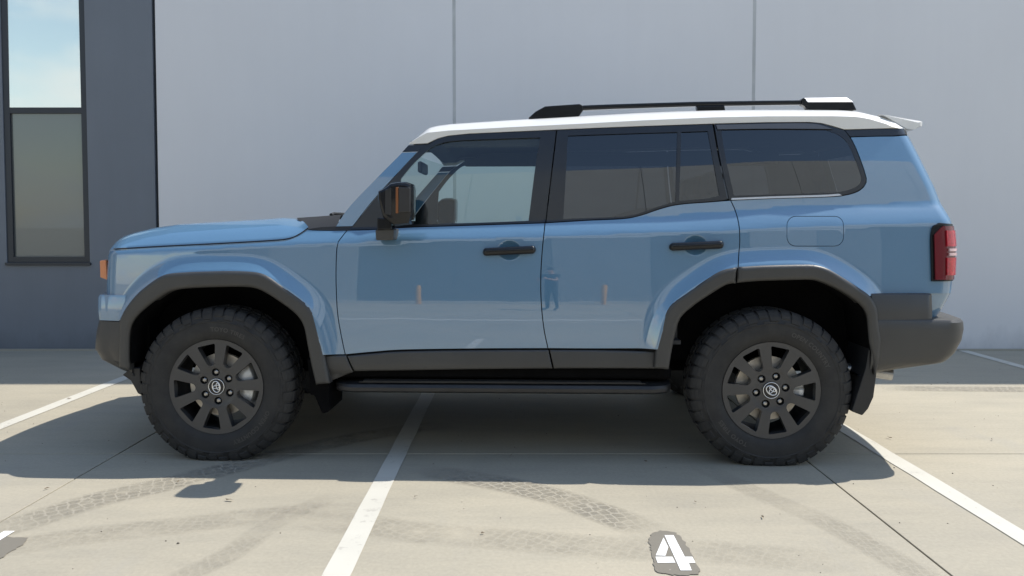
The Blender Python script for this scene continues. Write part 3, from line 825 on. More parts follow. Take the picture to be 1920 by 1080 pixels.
g2 = hole([[(1065, 254.5), (1160, 251), (1270, 247.7)], [(1270, 247.7), (1266, 378.5)], [(1266, 378.5), (1258, 380.5), (1230, 388.5), (1202, 398.5), (1169, 405.5), (1105, 408.5), (1056, 410.5)], [(1056, 410.5), (1065, 254.5)]])
g3 = hole([[(1277, 247.5), (1327, 246)], [(1327, 246), (1338, 305), (1349, 367)], [(1349, 367), (1327, 372), (1285, 375.5), (1273, 377)], [(1273, 377), (1277, 247.5)]])
rfr = outline([[(1044.6, 244), (1100, 241.5), (1200, 237.6), (1336, 232.8)], [(1336, 232.8), (1347, 295), (1364, 374)], [(1364, 375), (1327, 378.4), (1285.5, 381.4), (1258, 385.4), (1230, 393.4), (1202, 403), (1169, 409.5), (1105, 412.5), (1024, 417.4)], [(1024, 417.4), (1044.6, 244)]])
panel('window_frame', rfr, M['trim'], car, parents=rdoors, gap=0.0012, holes=[g2, g3], off=0.002)
panel('window_pane', inset(g2, -0.006), M['glass_dark'], car, parents=rdoors, gap=0, off=-0.005, thick=0, spacing=0.05)
panel('quarter_light', inset(g3, -0.006), M['glass_dark'], car, parents=rdoors, gap=0, off=-0.005, thick=0, spacing=0.05)
qo = outline([[(1338.5, 232.8), (1349.5, 295), (1367, 374.5)], S_QWIN[:1] + [(1450, 371.4), (1540, 368.8), (1581, 365.9), (1610.5, 356.9), (1623.4, 342), (1620.4, 322), (1603.4, 276), (1593, 257), (1583, 244)], [(1583, 244), (1560, 237.2), (1540, 232), (1518.5, 230), (1440, 230.4), (1338.5, 232.8)]])
qi = hole([[(1352, 243), (1360, 295), (1376, 367)], [(1376, 367), (1450, 364.6), (1540, 362), (1576, 359.5), (1604, 351), (1615, 339), (1612, 322), (1596, 281), (1584, 262), (1566, 250), (1545, 243.5)], [(1545, 243.5), (1440, 242.6), (1352, 243)]])
panel('quarter_window_frame', qo, M['trim'], car, gap=0.0012, holes=[qi], off=0.002)
panel('quarter_window_pane', inset(qi, -0.006), M['glass_dark'], car, gap=0, off=0.0005, thick=0, spacing=0.05)
frit_refl = outline([[(1342, 234.6), (1440, 232.4), (1518, 232), (1548, 238), (1560, 242.4)], [(1560, 242.4), (1440, 241.6), (1345, 243)], [(1345, 243), (1342, 234.6)]])  # grey strip painted in for the reflection along the window's top border
panel('frit_reflection', frit_refl, simple('frit_reflection_grey', (0.10, 0.10, 0.105), 0.3, coat=0.5), car, gap=0.0, off=0.010, thick=0.006)
mld = outline([[(1371, 371.4), (1450, 368.2), (1540, 365.4), (1572, 363.4)], [(1572, 363.4), (1578, 366.4)], [(1578, 366.6), (1540, 369.2), (1450, 371.8), (1371, 375)], [(1371, 375), (1371, 371.4)]])
panel('window_moulding', mld, M['bright'], car, gap=0.0, off=0.006, thick=0.006)

# --- dark cladding ----------------------------------------------------------------
def clad_poly(o, i): return outline([o, [o[-1], i[-1]], i[::-1], [i[0], o[0]]], wf=W_clad)
def cl(name, poly, off=0, parents=None, sides=(1, -1)):
    return panel(name, poly, M['clad'], car, wf=W_clad, gap=0.0015, off=off, thick=0.05, bev=(0.022, 0.016), spacing=0.03, parents=parents, sides=sides)
fo = [(220, 603)] + ARCH_F_O[1:]; fi = ARCH_F_I
cl('front_arch_cladding', outline([[(221, 690), (220.5, 640), (221, 603)], [(221, 603)] + ARCH_F_O[1:], [(618, 720), (590.5, 722.6)], ARCH_F_I[::-1], [(241, 685), (240, 696)], [(240, 696), (221, 690)]], wf=W_clad))
k = 8
cl('door_arch_cladding', outline([ARCH_R_O[:9] , [(1383.2, 500.7), (1381, 531.2)], ARCH_R_I[:8][::-1], [(1255, 694), (1227, 692)]], wf=W_clad), parents=rdoors)
cl('rear_arch_cladding', outline([[(1384.6, 500.7)] + ARCH_R_O[9:], [(1642, 706.5), (1641, 704)], [(1641, 704)] + ARCH_R_I[8:-1][::-1] + [(1383, 531.2)], [(1383, 531.2), (1384.6, 500.7)]], wf=W_clad))
def sill(name, segs, parents=None): return panel(name, outline(segs, wf=W_sill), M['clad'], car, wf=W_sill, gap=0.002, thick=0.04, bev=(0.010, 0.006), parents=parents)
sill('fender_cladding', [[(606, 666.5), (648.5, 666)], [(648.5, 666), (655, 682), (663, 698)], [(663, 698), (618, 716)], [(618, 716), (606, 666.5)]])
sill('door_cladding', [[(650, 667.4), (700, 662.6), (760, 658.6), (900, 656.6), (1028.6, 656)], [(1028.6, 656), (1036.5, 691.8)], [(1036.5, 691.8), (850, 693.8), (664, 697)], [(664, 697), (650, 667.4)]], fdoors)
sill('door_cladding', [[(1030, 656), (1120, 656.6), (1229, 659)], [(1229, 659), (1228, 692)], [(1228, 692), (1130, 691.6), (1038, 691.8)], [(1038, 691.8), (1030, 656)]], rdoors)

# --- generic plan-view loft for bumpers and end faces ------------------------------
def plan_loft(levels, s, nside=6, ncor=9, nmid=8, cap_top=True, cap_bot=True):
    """levels: (z, xs, ws, we, xe, r, bow): side from (xs,ws) to the corner (width we), end at xe, bowed out by bow in the middle"""
    rows = []
    for (z, xs, ws, we, xe, r, bow) in levels:
        row = []
        xc = xe - s * r
        for i in range(nside):
            t = i / nside; row.append((xs + (xc - xs) * t, -(ws + (we - ws) * t * t)))
        for i in range(ncor + 1):
            a = math.pi / 2 * i / ncor; row.append((xc + s * r * math.sin(a), -(we - r * (1 - math.cos(a)))))
        wc = we - r
        for i in range(1, nmid):
            y = wc * (1 - i / nmid); row.append((xe + s * bow * (1 - (y / wc) ** 2), -y))
        full = row + [(xe + s * bow, 0.0)] + [(x, -y) for x, y in row[::-1]]
        rows.append([(x, y, z) for x, y in full])
    n = len(rows[0]); V = [p for r_ in rows for p in r_]; Fs = []
    for i in range(len(rows) - 1):
        for k in range(n - 1): Fs.append((i * n + k, i * n + k + 1, (i + 1) * n + k + 1, (i + 1) * n + k))
    if cap_top: Fs.append(tuple(range((len(rows) - 1) * n, len(rows) * n)))
    if cap_bot: Fs.append(tuple(range(n - 1, -1, -1)))
    return fixn(pydata(V, Fs))

# rear bumper (dark): upright wing, then the step
rb = empty('rear_bumper'); rb.parent = car
lv = [(0.700, 1.93, .955, .935, 2.262, .05, .02), (0.772, 1.93, .953, .933, 2.262, .05, .02), (0.868, 1.93, .950, .930, 2.258, .05, .02), (0.876, 1.93, .943, .922, 2.250, .05, .02)]
link('bumper_wing', plan_loft(lv, 1), M['clad'], rb, smooth=50)
lv = [(0.452, 1.93, .935, .90, 1.98, .10, .02), (0.484, 1.93, .946, .915, 2.14, .11, .05), (0.517, 1.93, .955, .928, 2.348, .12, .08), (0.528, 1.93, .958, .932, 2.368, .12, .09), (0.565, 1.93, .961, .936, 2.405, .12, .10), (0.633, 1.93, .963, .940, 2.437, .12, .10),
      (0.690, 1.93, .964, .941, 2.446, .12, .10), (0.728, 1.93, .962, .939, 2.443, .12, .10), (0.742, 1.93, .956, .928, 2.431, .11, .10), (0.748, 1.93, .94, .90, 2.403, .10, .10)]
link('bumper_step', plan_loft(lv, 1, nmid=10), M['clad'], rb, smooth=35)
# front bumper: dark lower part, painted upper part
fb = empty('front_bumper'); fb.parent = car
lv = [(0.425, -1.90, .905, .87, -1.96, .09, .10), (0.447, -1.90, .91, .875, -2.02, .10, .12), (0.500, -1.90, .915, .88, -2.125, .11, .14), (0.560, -1.90, .918, .885, -2.158, .11, .15), (0.640, -1.90, .918, .885, -2.150, .11, .15), (0.712, -1.90, .915, .88, -2.135, .11, .15)]
link('bumper_skirt', plan_loft(lv, -1), M['clad'], fb, smooth=30)
lv = [(0.716, -1.94, .89, .872, -2.112, .045, .16), (0.760, -1.94, .89, .872, -2.118, .045, .16), (0.840, -1.94, .885, .868, -2.118, .045, .16), (0.852, -1.94, .882, .864, -2.110, .045, .16)]
link('bumper_top', plan_loft(lv, -1), M['blue'], fb, smooth=40)
lv = [(0.85, -1.98, .78, .77, -2.100, .05, .09), (0.95, -1.98, .78, .77, -2.098, .05, .09), (1.05, -1.98, .78, .77, -2.092, .05, .09), (1.085, -1.98, .77, .76, -2.08, .05, .09)]
link('grille', plan_loft(lv, -1), M['black'], car, smooth=40)
for s in (1, -1):
    V, Fs = join_me([boxvf(-2.118, -2.07, s * 0.50 - .16, s * 0.50 + .16, 0.90, 1.05)])
    hl = link('headlamp', pydata(V, Fs), M['glass_screen'] if False else M['clear_lens'], car, bevel=0.015)
    # amber marker at the wing corner
    yy = -0.80 * s
    q = [PLN(*p, -0.80) for p in ((187.5, 489), (199.5, 486.5), (202, 525), (188.5, 520))]
    y0, y1 = (-0.805, -0.745) if s > 0 else (0.745, 0.805)
    V = [(x, y0, z) for x, z in q] + [(x, y1, z) for x, z in q]
    Fs = [(0, 1, 2, 3), (7, 6, 5, 4)] + [(i, 4 + i, 4 + (i + 1) % 4, (i + 1) % 4) for i in range(4)]
    link('corner_marker', fixn(pydata(V, Fs)), M['amber'], car, bevel=0.005)
# black flap in front of the wheel
def prism(name, pxs, yref, y0, y1, mat, parent, bevel=None, sides=(1,), smooth=None):
    res = []
    q = [PLN(x, y, yref) for x, y in pxs]
    for s in sides:
        n = len(q); a, b = y0 * s, y1 * s
        V = [(x, a, z) for x, z in q] + [(x, b, z) for x, z in q]
        Fs = [tuple(range(n)), tuple(range(2 * n - 1, n - 1, -1))] + [(i, n + i, n + (i + 1) % n, (i + 1) % n) for i in range(n)]
        res.append(link(name, fixn(pydata(V, Fs)), mat, parent, bevel=bevel, smooth=smooth))
    return res
prism('front_air_dam', [(229, 703), (246, 690), (262, 690), (266, 742), (258, 738), (245, 714)], -0.9, -0.90, -0.60, M['black'], car, 0.006, (1, -1))

# tailgate and rear glass
rows = []
for z in (0.872, 0.90, 0.93, 1.10, 1.20, 1.25, 1.33, 1.42, 1.55, 1.68, 1.742):
    x = float(np.interp(z, XR_Z, XR_X)); w = float(W(np.array([x - 0.0007]), np.array([z]))[0])
    rows.append([(x - 0.001 + 0.07 * (1 - (t) ** 2), t * w, z) for t in np.linspace(-1, 1, 15)])
V = [p for r_ in rows for p in r_]
def grid_faces(nr, nc): return [(i * nc + k, i * nc + k + 1, (i + 1) * nc + k + 1, (i + 1) * nc + k) for i in range(nr - 1) for k in range(nc - 1)]
allf = grid_faces(11, 15)
tgf = [f for n_, f in enumerate(allf) if n_ // 14 < 6 or (n_ % 14) in (0, 13) or n_ // 14 == 9]
rgf = [f for n_, f in enumerate(allf) if not (n_ // 14 < 6 or (n_ % 14) in (0, 13) or n_ // 14 == 9)]
tg = link('tailgate', fixn(pydata(V, tgf)), M['blue'], car, smooth=40)
link('tailgate_skirt', plan_loft([(0.745, 2.15, .87, .865, 2.325, .07, .07), (0.80, 2.15, .885, .88, 2.355, .08, .07), (0.874, 2.15, .895, .89, 2.392, .09, .07)], 1), M['blue'], tg, smooth=40)
link('rear_window_pane', fixn(pydata([(x + .002, y, z) for x, y, z in V], rgf)), M['glass_dark'], tg, smooth=40)

# --- bonnet -------------------------------------------------------------------------
hs = [P(*p) for p in catmull(S_HOOD[:-1] + [(577, 430)], 6)]
st = []
sil_px = np.array([(199, 468), (210, 459), (222, 451), (240, 442.5), (262, 435), (300, 426), (345, 419.5), (437, 414), (500, 410.5), (555, 408), (600, 409.5)])
for (x, z) in hs:
    w = float(W(np.array([x]), np.array([z]))[0]) - 0.011
    st.append((x, z + 0.012, w))
st = [(-2.070, 1.086, 0.80)] + [q for q in st if q[0] > -2.05]
st.sort()
rows = []
for (x, ze, w) in st:
    # crown height from the silhouette, taken 0.28 m in from the edge
    yc = -(w - 0.25)
    best = None
    for px in np.arange(196, 602, 3.0):
        py = np.interp(px, sil_px[:, 0], sil_px[:, 1]); xx, zz = PLN(px, py, yc)
        if best is None or abs(xx - x) < best[0]: best = (abs(xx - x), zz)
    ztop = max(best[1], ze + 0.004); hb = ztop - ze
    kb = min(1, max(0, (x - (st[-1][0] - 0.30)) / 0.30))
    row = []
    for u in (0, 0.012, 0.03, 0.06, 0.10, 0.15, 0.20, 0.25, 0.33, 0.45, 0.6):
        u = min(u, w)
        f_ = min(1.0, u / 0.25); f_ = 1 - (1 - f_) ** 2.2
        dip = -0.022 * min(1, max(0, (u - 0.30) / 0.15)) ** 2 * min(1, hb / 0.08)
        row.append((x - kb * 0.13 * min(1.0, u / 0.22), -(w - u), ze + hb * f_ + dip))
    row.append((x - kb * 0.15, 0.0, row[-1][2]))
    rows.append(row + [(a, -b, c) for a, b, c in row[::-1][1:]])
nc = len(rows[0]); V = [p for r_ in rows for p in r_]; Fs = grid_faces(len(rows), nc)
b0 = len(V); V += [(x + 0.006, y, z - 0.05) for x, y, z in rows[0]]; Fs += [(b0 + k, b0 + k + 1, k + 1, k) for k in range(nc - 1)]
for side_k in (0, nc - 1):
    b1 = len(V); V += [(r_[side_k][0], r_[side_k][1], r_[side_k][2] - 0.02) for r_ in rows]
    Fs += [(i * nc + side_k, (i + 1) * nc + side_k, b1 + i + 1, b1 + i) for i in range(len(rows) - 1)]
hood = link('bonnet', fixn(pydata(V, Fs)), M['blue'], car, smooth=50)
for sgn_ in (1, -1):  # black tube stands in for the shaded gap beside the bonnet
    V, Fs = tube_vf([(x, -sgn_ * (w + 0.0045), z - 0.0045) for x, z, w in st[1:]], 0.0026, 8)
    link('bonnet_gap_shade', pydata(V, Fs), M['shell'], car, smooth=60)
# cowl behind the bonnet, up to the windscreen
xh, zh, wh = st[-1]
cw = []
for (px, py, yy) in ((577, 430, -0.86), (556, 408.5, -0.70), (630, 427, -0.86), (640, 403.5, -0.74)):
    x, z = PLN(px, py, yy); cw.append((x, yy, z))
a_, b_, c_, d_ = cw
V = [a_, b_, d_, c_] + [(b_[0] - .02, 0, b_[2] + .0), (d_[0] - 0.10, 0, d_[2] + .02)] + [(p[0], -p[1], p[2]) for p in (a_, b_, d_, c_)]
link('cowl_panel', fixn(pydata(V, [(0, 1, 2, 3), (1, 4, 5, 2), (4, 7, 8, 5), (7, 6, 9, 8)])), M['black'], car, smooth=35)
V, Fs = tube_vf([(a_[0] + .06, -0.62, b_[2] + .018), (b_[0] + .10, -0.3, b_[2] + .03), (b_[0] + .13, 0.1, b_[2] + .03)], 0.009, 8)
link('wiper', pydata(V, Fs), M['black'], car, smooth=40)

# --- windscreen ---------------------------------------------------------------------
wsl = [(635, 416), (654, 389), (700, 341), (753.6, 286.5), (770, 268)]
rows = []
for px, py in wsl:
    x, z = P(px, py); w = float(W(np.array([x]), np.array([z]))[0]) - 0.012
    rows.append([(x - 0.10 * (1 - t * t), t * w, z + 0.012 * (1 - t * t)) for t in np.linspace(-1, 1, 13)])
V = [p for r_ in rows for p in r_]
link('windscreen', fixn(pydata(V, grid_faces(len(rows), 13))), M['glass_screen'], car, smooth=60)

# --- roof -----------------------------------------------------------------------------
low = [(768, 271), (785, 270), (801.5, 269.3), (812, 264), (822, 259.6), (840, 255), (879, 251), (957, 247.4), (1100, 241), (1200, 237), (1337, 232.3), (1440, 229.8), (1518, 229.4), (1540, 231.4), (1560, 236.6), (1583, 243.2), (1630, 242), (1672, 240.8), (1698, 242.5)]
crs = np.array([(768, 268), (784, 258), (801.5, 248.5), (840, 244.5), (957, 238), (1100, 231), (1200, 225.5), (1337, 219.6), (1440, 217.6), (1560, 217.4), (1607, 218.5), (1630, 223), (1660, 232), (1676, 239.2), (1698, 242)])
top = np.array([(768, 266.5), (783, 252.6), (792, 244.5), (801.5, 238), (815, 234.8), (840, 231.5), (957, 224), (1100, 216), (1200, 210.5), (1300, 206.3), (1400, 204.6), (1507, 204.3), (1590, 205), (1620, 207), (1656, 215.6), (1680, 219.5), (1698, 222.8)])
pxs_ = sorted(set([p[0] for p in low] + [768, 776, 783, 792, 801.5, 807, 815, 830, 860, 920, 1020, 1150, 1270, 1400, 1480, 1600, 1615, 1645, 1660, 1685, 1698]))
lowa = np.array(low)
rows = []
for px in pxs_:
    yl = np.interp(px, lowa[:, 0], lowa[:, 1]); yc_ = np.interp(px, crs[:, 0], crs[:, 1]); yt = np.interp(px, top[:, 0], top[:, 1])
    x, zl = P(px, yl); w = float(W(np.array([x]), np.array([zl]))[0]) + 0.006
    yc_ = min(yc_, yl - 0.5)
    _, zc_ = PLN(px, yc_, -w); xt, zt = PLN(px, yt, -(w - 0.10))
    zc_ = max(zc_, zl + .001); zt = max(zt, zc_ + 0.002)
    zt -= 0.004
    hh = zt - zc_
    row = [(x, -(w - 0.012), zl), (x, -(w - .002), zl + 0.002), (x, -(w - 0.001), zl + (zc_ - zl) * 0.55), (x, -w, zc_ - 0.001), (x, -(w - 0.003), zc_ + 0.0012), (x, -(w - 0.045), zc_ + hh * 0.50), (x, -(w - 0.07), zc_ + hh * 0.80), (x, -(w - 0.10), zt - hh * 0.02),
           (x, -(w - 0.14), zt + 0.006), (x, -(w - 0.22), zt + 0.014), (x, -(w - 0.40), zt + 0.022), (x, 0, zt + 0.028)]
    rows.append(row + [(a, -b, c) for a, b, c in row[::-1][1:]])
nc = len(rows[0]); V = [p for r_ in rows for p in r_]; Fs = grid_faces(len(rows), nc)
# headlining under it closes the shell
roof = link('roof', fixn(pydata(V, Fs)), M['white_roof'], car, smooth=30)
rowsu = [[(r_[0][0], y, min(r_[0][2] + 0.02 , r_[4][2] + .01) + 0.02 * (1 - (y / r_[0][1]) ** 2)) for y in np.linspace(r_[0][1] + .012, -r_[0][1] - .012, 9)] for r_ in rows]
link('headlining', pydata([p for r_ in rowsu for p in r_], grid_faces(len(rowsu), 9)), M['headliner'], car, smooth=40)
# rear spoiler lip
def PX(px, py, y): x, z = PLN(px, py, y); return (x, y, z)
sp = [PX(1652, 216, -.60), PX(1699, 243, -.60), PX(1728, 228.5, -.60), PX(1726, 236.5, -.60), PX(1706, 243.5, -.60)]
prof = [(1650, 215.2), (1690, 221.5), (1724, 227.2), (1728.5, 229), (1727.5, 237.5), (1708, 245), (1694, 243)]
V = []; ys = [-0.675, -0.64, -0.5, -0.25, 0, 0.25, 0.5, 0.64, 0.675]
q = [PLN(x, y, -0.64) for x, y in prof]
for yy in ys:
    kx = 0.03 * (1 - (yy / 0.675) ** 2); dr = -0.012 if abs(yy) > 0.66 else 0.0
    for i, (x, z) in enumerate(q):
        zz = z + 0.008 * (1 - (yy / .675) ** 2)
        if abs(yy) > 0.66 and i < 4: zz -= (0.004, 0.012, 0.012, 0.004)[i]
        V.append((x + (kx if i > 0 else 0) + (dr * 2 if 1 < i < 5 else 0), yy, zz))
n = len(q); Fs = [(i * n + k, i * n + (k + 1) % n, (i + 1) * n + (k + 1) % n, (i + 1) * n + k) for i in range(len(ys) - 1) for k in range(n)]
Fs += [tuple(range(n)), tuple((len(ys) - 1) * n + k for k in range(n))]
link('roof_spoiler', fixn(pydata(V, Fs)), M['white_roof'], car, smooth=30)

# --- roof rails -----------------------------------------------------------------------
for s in (1, -1):
    rail = empty('roof_rail'); rail.parent = car
    yr0, yr1 = -0.615, -0.560
    def pr(nm, pxs, y0=yr0, y1=yr1, mt=M['black_gloss'], bv=0.006):
        return prism(nm, pxs, -0.615, y0, y1, mt, rail, bv, (s,))
    pr('rail_bar', [(1080, 197), (1150, 194.2), (1300, 189.6), (1440, 187.4), (1512, 186.6), (1512, 195.2), (1440, 196.2), (1300, 198.6), (1150, 203.4), (1080, 206.4)], -0.605, -0.565, M['black_gloss'], 0.010)
    pr('rail_foot', [(990, 221.5), (1004, 209), (1022, 199.2), (1040, 197.8), (1087, 194.6), (1093.5, 198), (1094, 206), (1086, 217.5), (1084, 219.5)])
    pr('rail_foot', [(1307, 198), (1359, 196.6), (1361.5, 208.5), (1309, 211)], -0.608, -0.562)
    pr('rail_foot', [(1503, 186), (1507, 183), (1511, 184), (1514, 191.3), (1597, 190.9), (1600, 191.5), (1607, 206.5), (1516, 207), (1513, 200), (1504, 196)])
    # sun highlight on the rear foot, put into a pale slanted facet
    q = [PLN(x, y, -0.615) for x, y in [(1514.5, 191.5), (1598.5, 191.2), (1591.5, 181.2), (1511.5, 182.0)]]
    yy = (-0.6195, -0.6195, -0.588, -0.588)
    V = [(x, s * y, z) for (x, z), y in zip(q, yy)] + [(x, s * -0.57, z + dz) for (x, z), dz in zip(q, (0, 0, .0015, .0015))]
    link('rail_foot_glint', fixn(pydata(V, [(0, 1, 2, 3), (7, 6, 5, 4)] + [(k, 4 + k, 4 + (k + 1) % 4, (k + 1) % 4) for k in range(4)])), M['rail_foot_glint'], rail)

# --- tail lamp --------------------------------------------------------------------------
def lampx(px, py): return P(px, py)
for i, s in enumerate((1, -1)):
    lp = empty('tail_lamp'); lp.parent = car
    def lamp_piece(nm, segs, mt, off, thick, sp_=0.012):
        poly = outline(segs, step=0.012)
        me = panel_mesh(poly, W, off, thick=thick, spacing=sp_, side=s, xcols=xcR)
        return link(nm, me, mt, lp)
    zt_, zb_ = 1.222, 0.937
    x0 = P(1745, 470)[0]
    A = [Lc(x0, zb_), Lc(x0, 1.185), Lc(x0 + 0.040, zt_ + .012)]
    lamp_piece('lamp_housing', [A, [Lc(x0 + .040, zt_ + .012), Lc(2.3835, zt_ + .006)], [Lc(2.3835, zt_ + .006), Lc(2.4020, 1.1), Lc(2.3935, zb_)], [Lc(2.3935, zb_), Lc(x0, zb_)]], M['black_gloss'], 0.010, 0.05)
    lamp_piece('lamp_lens', [[Lc(x0 + .014, zb_ + .008), Lc(x0 + .011, 1.175)], [Lc(x0 + .011, 1.175), Lc(x0 + 0.058, zt_ - .004)], [Lc(x0 + .058, zt_ - .004), Lc(2.3815, zt_ - .004)], [Lc(2.3815, zt_ - .004), Lc(2.4005, 1.1), Lc(2.3925, zb_ + .008)], [Lc(2.3925, zb_ + .008), Lc(x0 + .014, zb_ + .008)]], M['darkred'], 0.020, 0.02)
    for (za, zb2) in ((1.115, 1.196), (0.968, 1.058)):
        lamp_piece('light_guide', [[Lc(x0 + .070, za), Lc(x0 + .070, zb2)], [Lc(x0 + .070, zb2), Lc(2.3885, zb2)], [Lc(2.3885, zb2), Lc(2.3965, (za + zb2) / 2), Lc(2.3945, za)], [Lc(2.3945, za), Lc(x0 + .070, za)]], M['red'], 0.030, 0.02)
    for (za, zb2) in ((1.090, 1.104), (1.068, 1.082)):
        lamp_piece('reverse_lamp', [[Lc(x0 + .082, za), Lc(x0 + .082, zb2)], [Lc(x0 + .082, zb2), Lc(2.3955, zb2)], [Lc(2.3955, zb2), Lc(2.3955, za)], [Lc(2.3955, za), Lc(x0 + .082, za)]], M['clear_lens'], 0.032, 0.02, 0.008)

# --- door handles ------------------------------------------------------------------------
def handle(px0, px1, pyc, parents):
    for i, s in enumerate((1, -1)):
        x0, z0 = P(px0, pyc + 2.5); x1, z1 = P(px1, pyc - 2.0)
        V = []; Fs = []; n = 14; m = 27
        for a in range(m):
            t = 0.5 - 0.5 * math.cos(math.pi * a / (m - 1)); x = x0 + (x1 - x0) * t; z = z0 + (z1 - z0) * t
            e = min(t, 1 - t) * (x1 - x0); rr = 0.021 * math.sqrt(max(0.004, 1 - max(0, 1 - e / 0.021) ** 2))
            w = W0 - (z - 0.65) ** 2 / 12.6; bulge = 0.030 + 0.010 * math.sin(math.pi * t)
            for k in range(n):
                an = 2 * math.pi * k / n
                V.append((x, s * -(w - 0.004 + (bulge) * (0.5 + 0.5 * math.cos(an)) * min(1, rr / .02)), z + rr * math.sin(an)))
        for a in range(m - 1):
            for k in range(n): Fs.append((a * n + k, a * n + (k + 1) % n, (a + 1) * n + (k + 1) % n, (a + 1) * n + k))
        Fs += [tuple(range(n)), tuple((m - 1) * n + k for k in range(n))]
        h = link('door_handle', fixn(pydata(V, Fs)), M['black_gloss'], parents[i], smooth=50)
handle(905, 1005, 470, fdoors); handle(1254, 1357, 460.5, rdoors)

# --- door mirrors ---------------------------------------------------------------------------
for s in (1, -1):
    mr = empty('door_mirror'); mr.parent = car
    prof_o = [(708, 358), (722, 351), (732, 343), (745, 340.5), (762, 341), (772, 344.5), (773.5, 352), (773, 404), (768.5, 420.5), (740, 424), (728, 416), (717, 407), (707.5, 372)]
    q = [PLN(x, y, -1.10) for x, y in prof_o]
    c = np.mean(q, 0)
    V = []
    for yy, k in ((-1.045, .9), (-1.10, 1.0), (-1.10, 1.0), (-0.965, .93)):
        pass
    rings = [(-1.112, 0.80), (-1.104, 0.93), (-1.085, 1.0), (-1.00, 0.99), (-0.955, 0.93), (-0.945, 0.86)]
    n = len(q)
    for yy, k in rings:
        for x, z in q:
            V.append((c[0] + (x - c[0]) * k, s * yy, c[1] + (z - c[1]) * k))
    Fs = [(i * n + k, i * n + (k + 1) % n, (i + 1) * n + (k + 1) % n, (i + 1) * n + k) for i in range(len(rings) - 1) for k in range(n)]
    Fs += [tuple(range(n)), tuple((len(rings) - 1) * n + k for k in range(n))]
    link('mirror_shell', fixn(pydata(V, Fs)), M['black_gloss'], mr, smooth=28)
    prism('mirror_panel', [(748, 351), (769, 352), (769, 397), (748, 398)], -1.112, -1.1165, -1.10, simple('mirror_grey', (0.03, 0.03, 0.032), 0.35), mr, 0.004, (s,))
    prism('indicator', [(742, 351), (747, 351), (747, 400), (742, 400)], -1.112, -1.1175, -1.10, simple('indicator_amber', (0.22, 0.075, 0.02), 0.2, coat=0.6), mr, 0.003, (s,))
    prism('mirror_rib', [(722, 356), (734, 352), (734, 404), (722, 402)], -1.112, -1.1145, -1.09, M['black'], mr, 0.004, (s,))
    # glass faces the rear
    xm = PLN(773.5, 380, -1.03)[0] + 0.003; z0 = PLN(760, 414, -1.03)[1]; z1 = PLN(760, 349, -1.03)[1]
    link('mirror_pane', pydata([(xm, s * -1.09, z0), (xm, s * -0.965, z0), (xm, s * -0.965, z1), (xm, s * -1.09, z1)], [(0, 1, 2, 3)]), simple('mirror_silver', (0.9, 0.9, 0.9), 0.02, metal=1.0), mr)
    prism('mirror_stalk', [(709, 408), (735, 410), (737, 431), (709, 431)], -1.0, -1.03, -0.93, M['black_gloss'], mr, 0.006, (s,))
    prism('mirror_base', [(705.5, 430.5), (741, 429), (739, 450), (707, 450.5)], -0.99, -1.02, -0.88, M['clad'], mr, 0.007, (s,))

# --- running boards, rockers ------------------------------------------------------------------
for s in (1, -1):
    xa_, z_ = PLN(622, 737, -0.945); xb_, _ = PLN(1262, 737, -0.945)
    prof = [(-0.70, 0.405), (-0.90, 0.402), (-0.938, 0.394), (-0.948, 0.380), (-0.946, 0.362), (-0.925, 0.350), (-0.72, 0.340)]
    V = []; xs_ = [xa_, xa_ + 0.03, xa_ + 0.10, xb_ - 0.10, xb_ - 0.03, xb_]
    ins_ = [0.075, 0.03, 0.0, 0.0, 0.03, 0.075]
    for x, i_ in zip(xs_, ins_):
        for y, z in prof: V.append((x, s * (y + (i_ if y < -0.8 else 0)), z))
    n = len(prof); Fs = [(i * n + k, i * n + (k + 1) % n, (i + 1) * n + (k + 1) % n, (i + 1) * n + k) for i in range(len(xs_) - 1) for k in range(n)]
    Fs += [tuple(range(n)), tuple((len(xs_) - 1) * n + k for k in range(n))]
    sb = link('side_step', fixn(pydata(V, Fs)), M['step'], car, smooth=35)
    parts = [boxvf(xa_ + 0.14, xb_ - 0.14, min(s * -0.86, s * -0.93), max(s * -0.86, s * -0.93), 0.4035, 0.408)]
    for q_ in range(5):
        yy = -0.865 - q_ * 0.014; parts.append(boxvf(xa_ + 0.16, xb_ - 0.16, min(s * yy, s * (yy - .006)), max(s * yy, s * (yy - .006)), 0.4082, 0.412))
    V, Fs = join_me(parts); link('tread_strip', pydata(V, Fs), M['black'], sb)
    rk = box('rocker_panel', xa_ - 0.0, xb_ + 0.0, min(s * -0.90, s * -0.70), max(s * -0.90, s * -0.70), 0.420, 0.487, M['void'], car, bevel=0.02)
# underbody, floor, wheel-well liners
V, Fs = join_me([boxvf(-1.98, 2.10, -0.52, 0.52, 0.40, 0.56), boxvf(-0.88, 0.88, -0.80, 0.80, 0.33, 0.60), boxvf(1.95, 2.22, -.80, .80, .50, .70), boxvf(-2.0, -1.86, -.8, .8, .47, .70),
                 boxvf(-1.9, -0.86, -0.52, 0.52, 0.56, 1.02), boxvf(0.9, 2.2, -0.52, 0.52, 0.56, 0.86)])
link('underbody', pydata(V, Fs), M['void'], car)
for nm, pts, r_t in (('exhaust_pipe', [(1.0, 0.45, 0.36), (1.8, 0.5, 0.38), (2.2, -0.45, 0.46)], 0.04), ('rear_axle', [(1.442, -0.72, 0.375), (1.442, 0.72, 0.375)], 0.045), ('front_axle', [(-1.443, -0.72, 0.375), (-1.443, 0.72, 0.375)], 0.04)):
    V, Fs = tube_vf(pts, r_t, 10); link(nm, pydata(V, Fs), M['void'], car, smooth=40)
xe_, ze_ = PLN(1672, 700, -0.80)
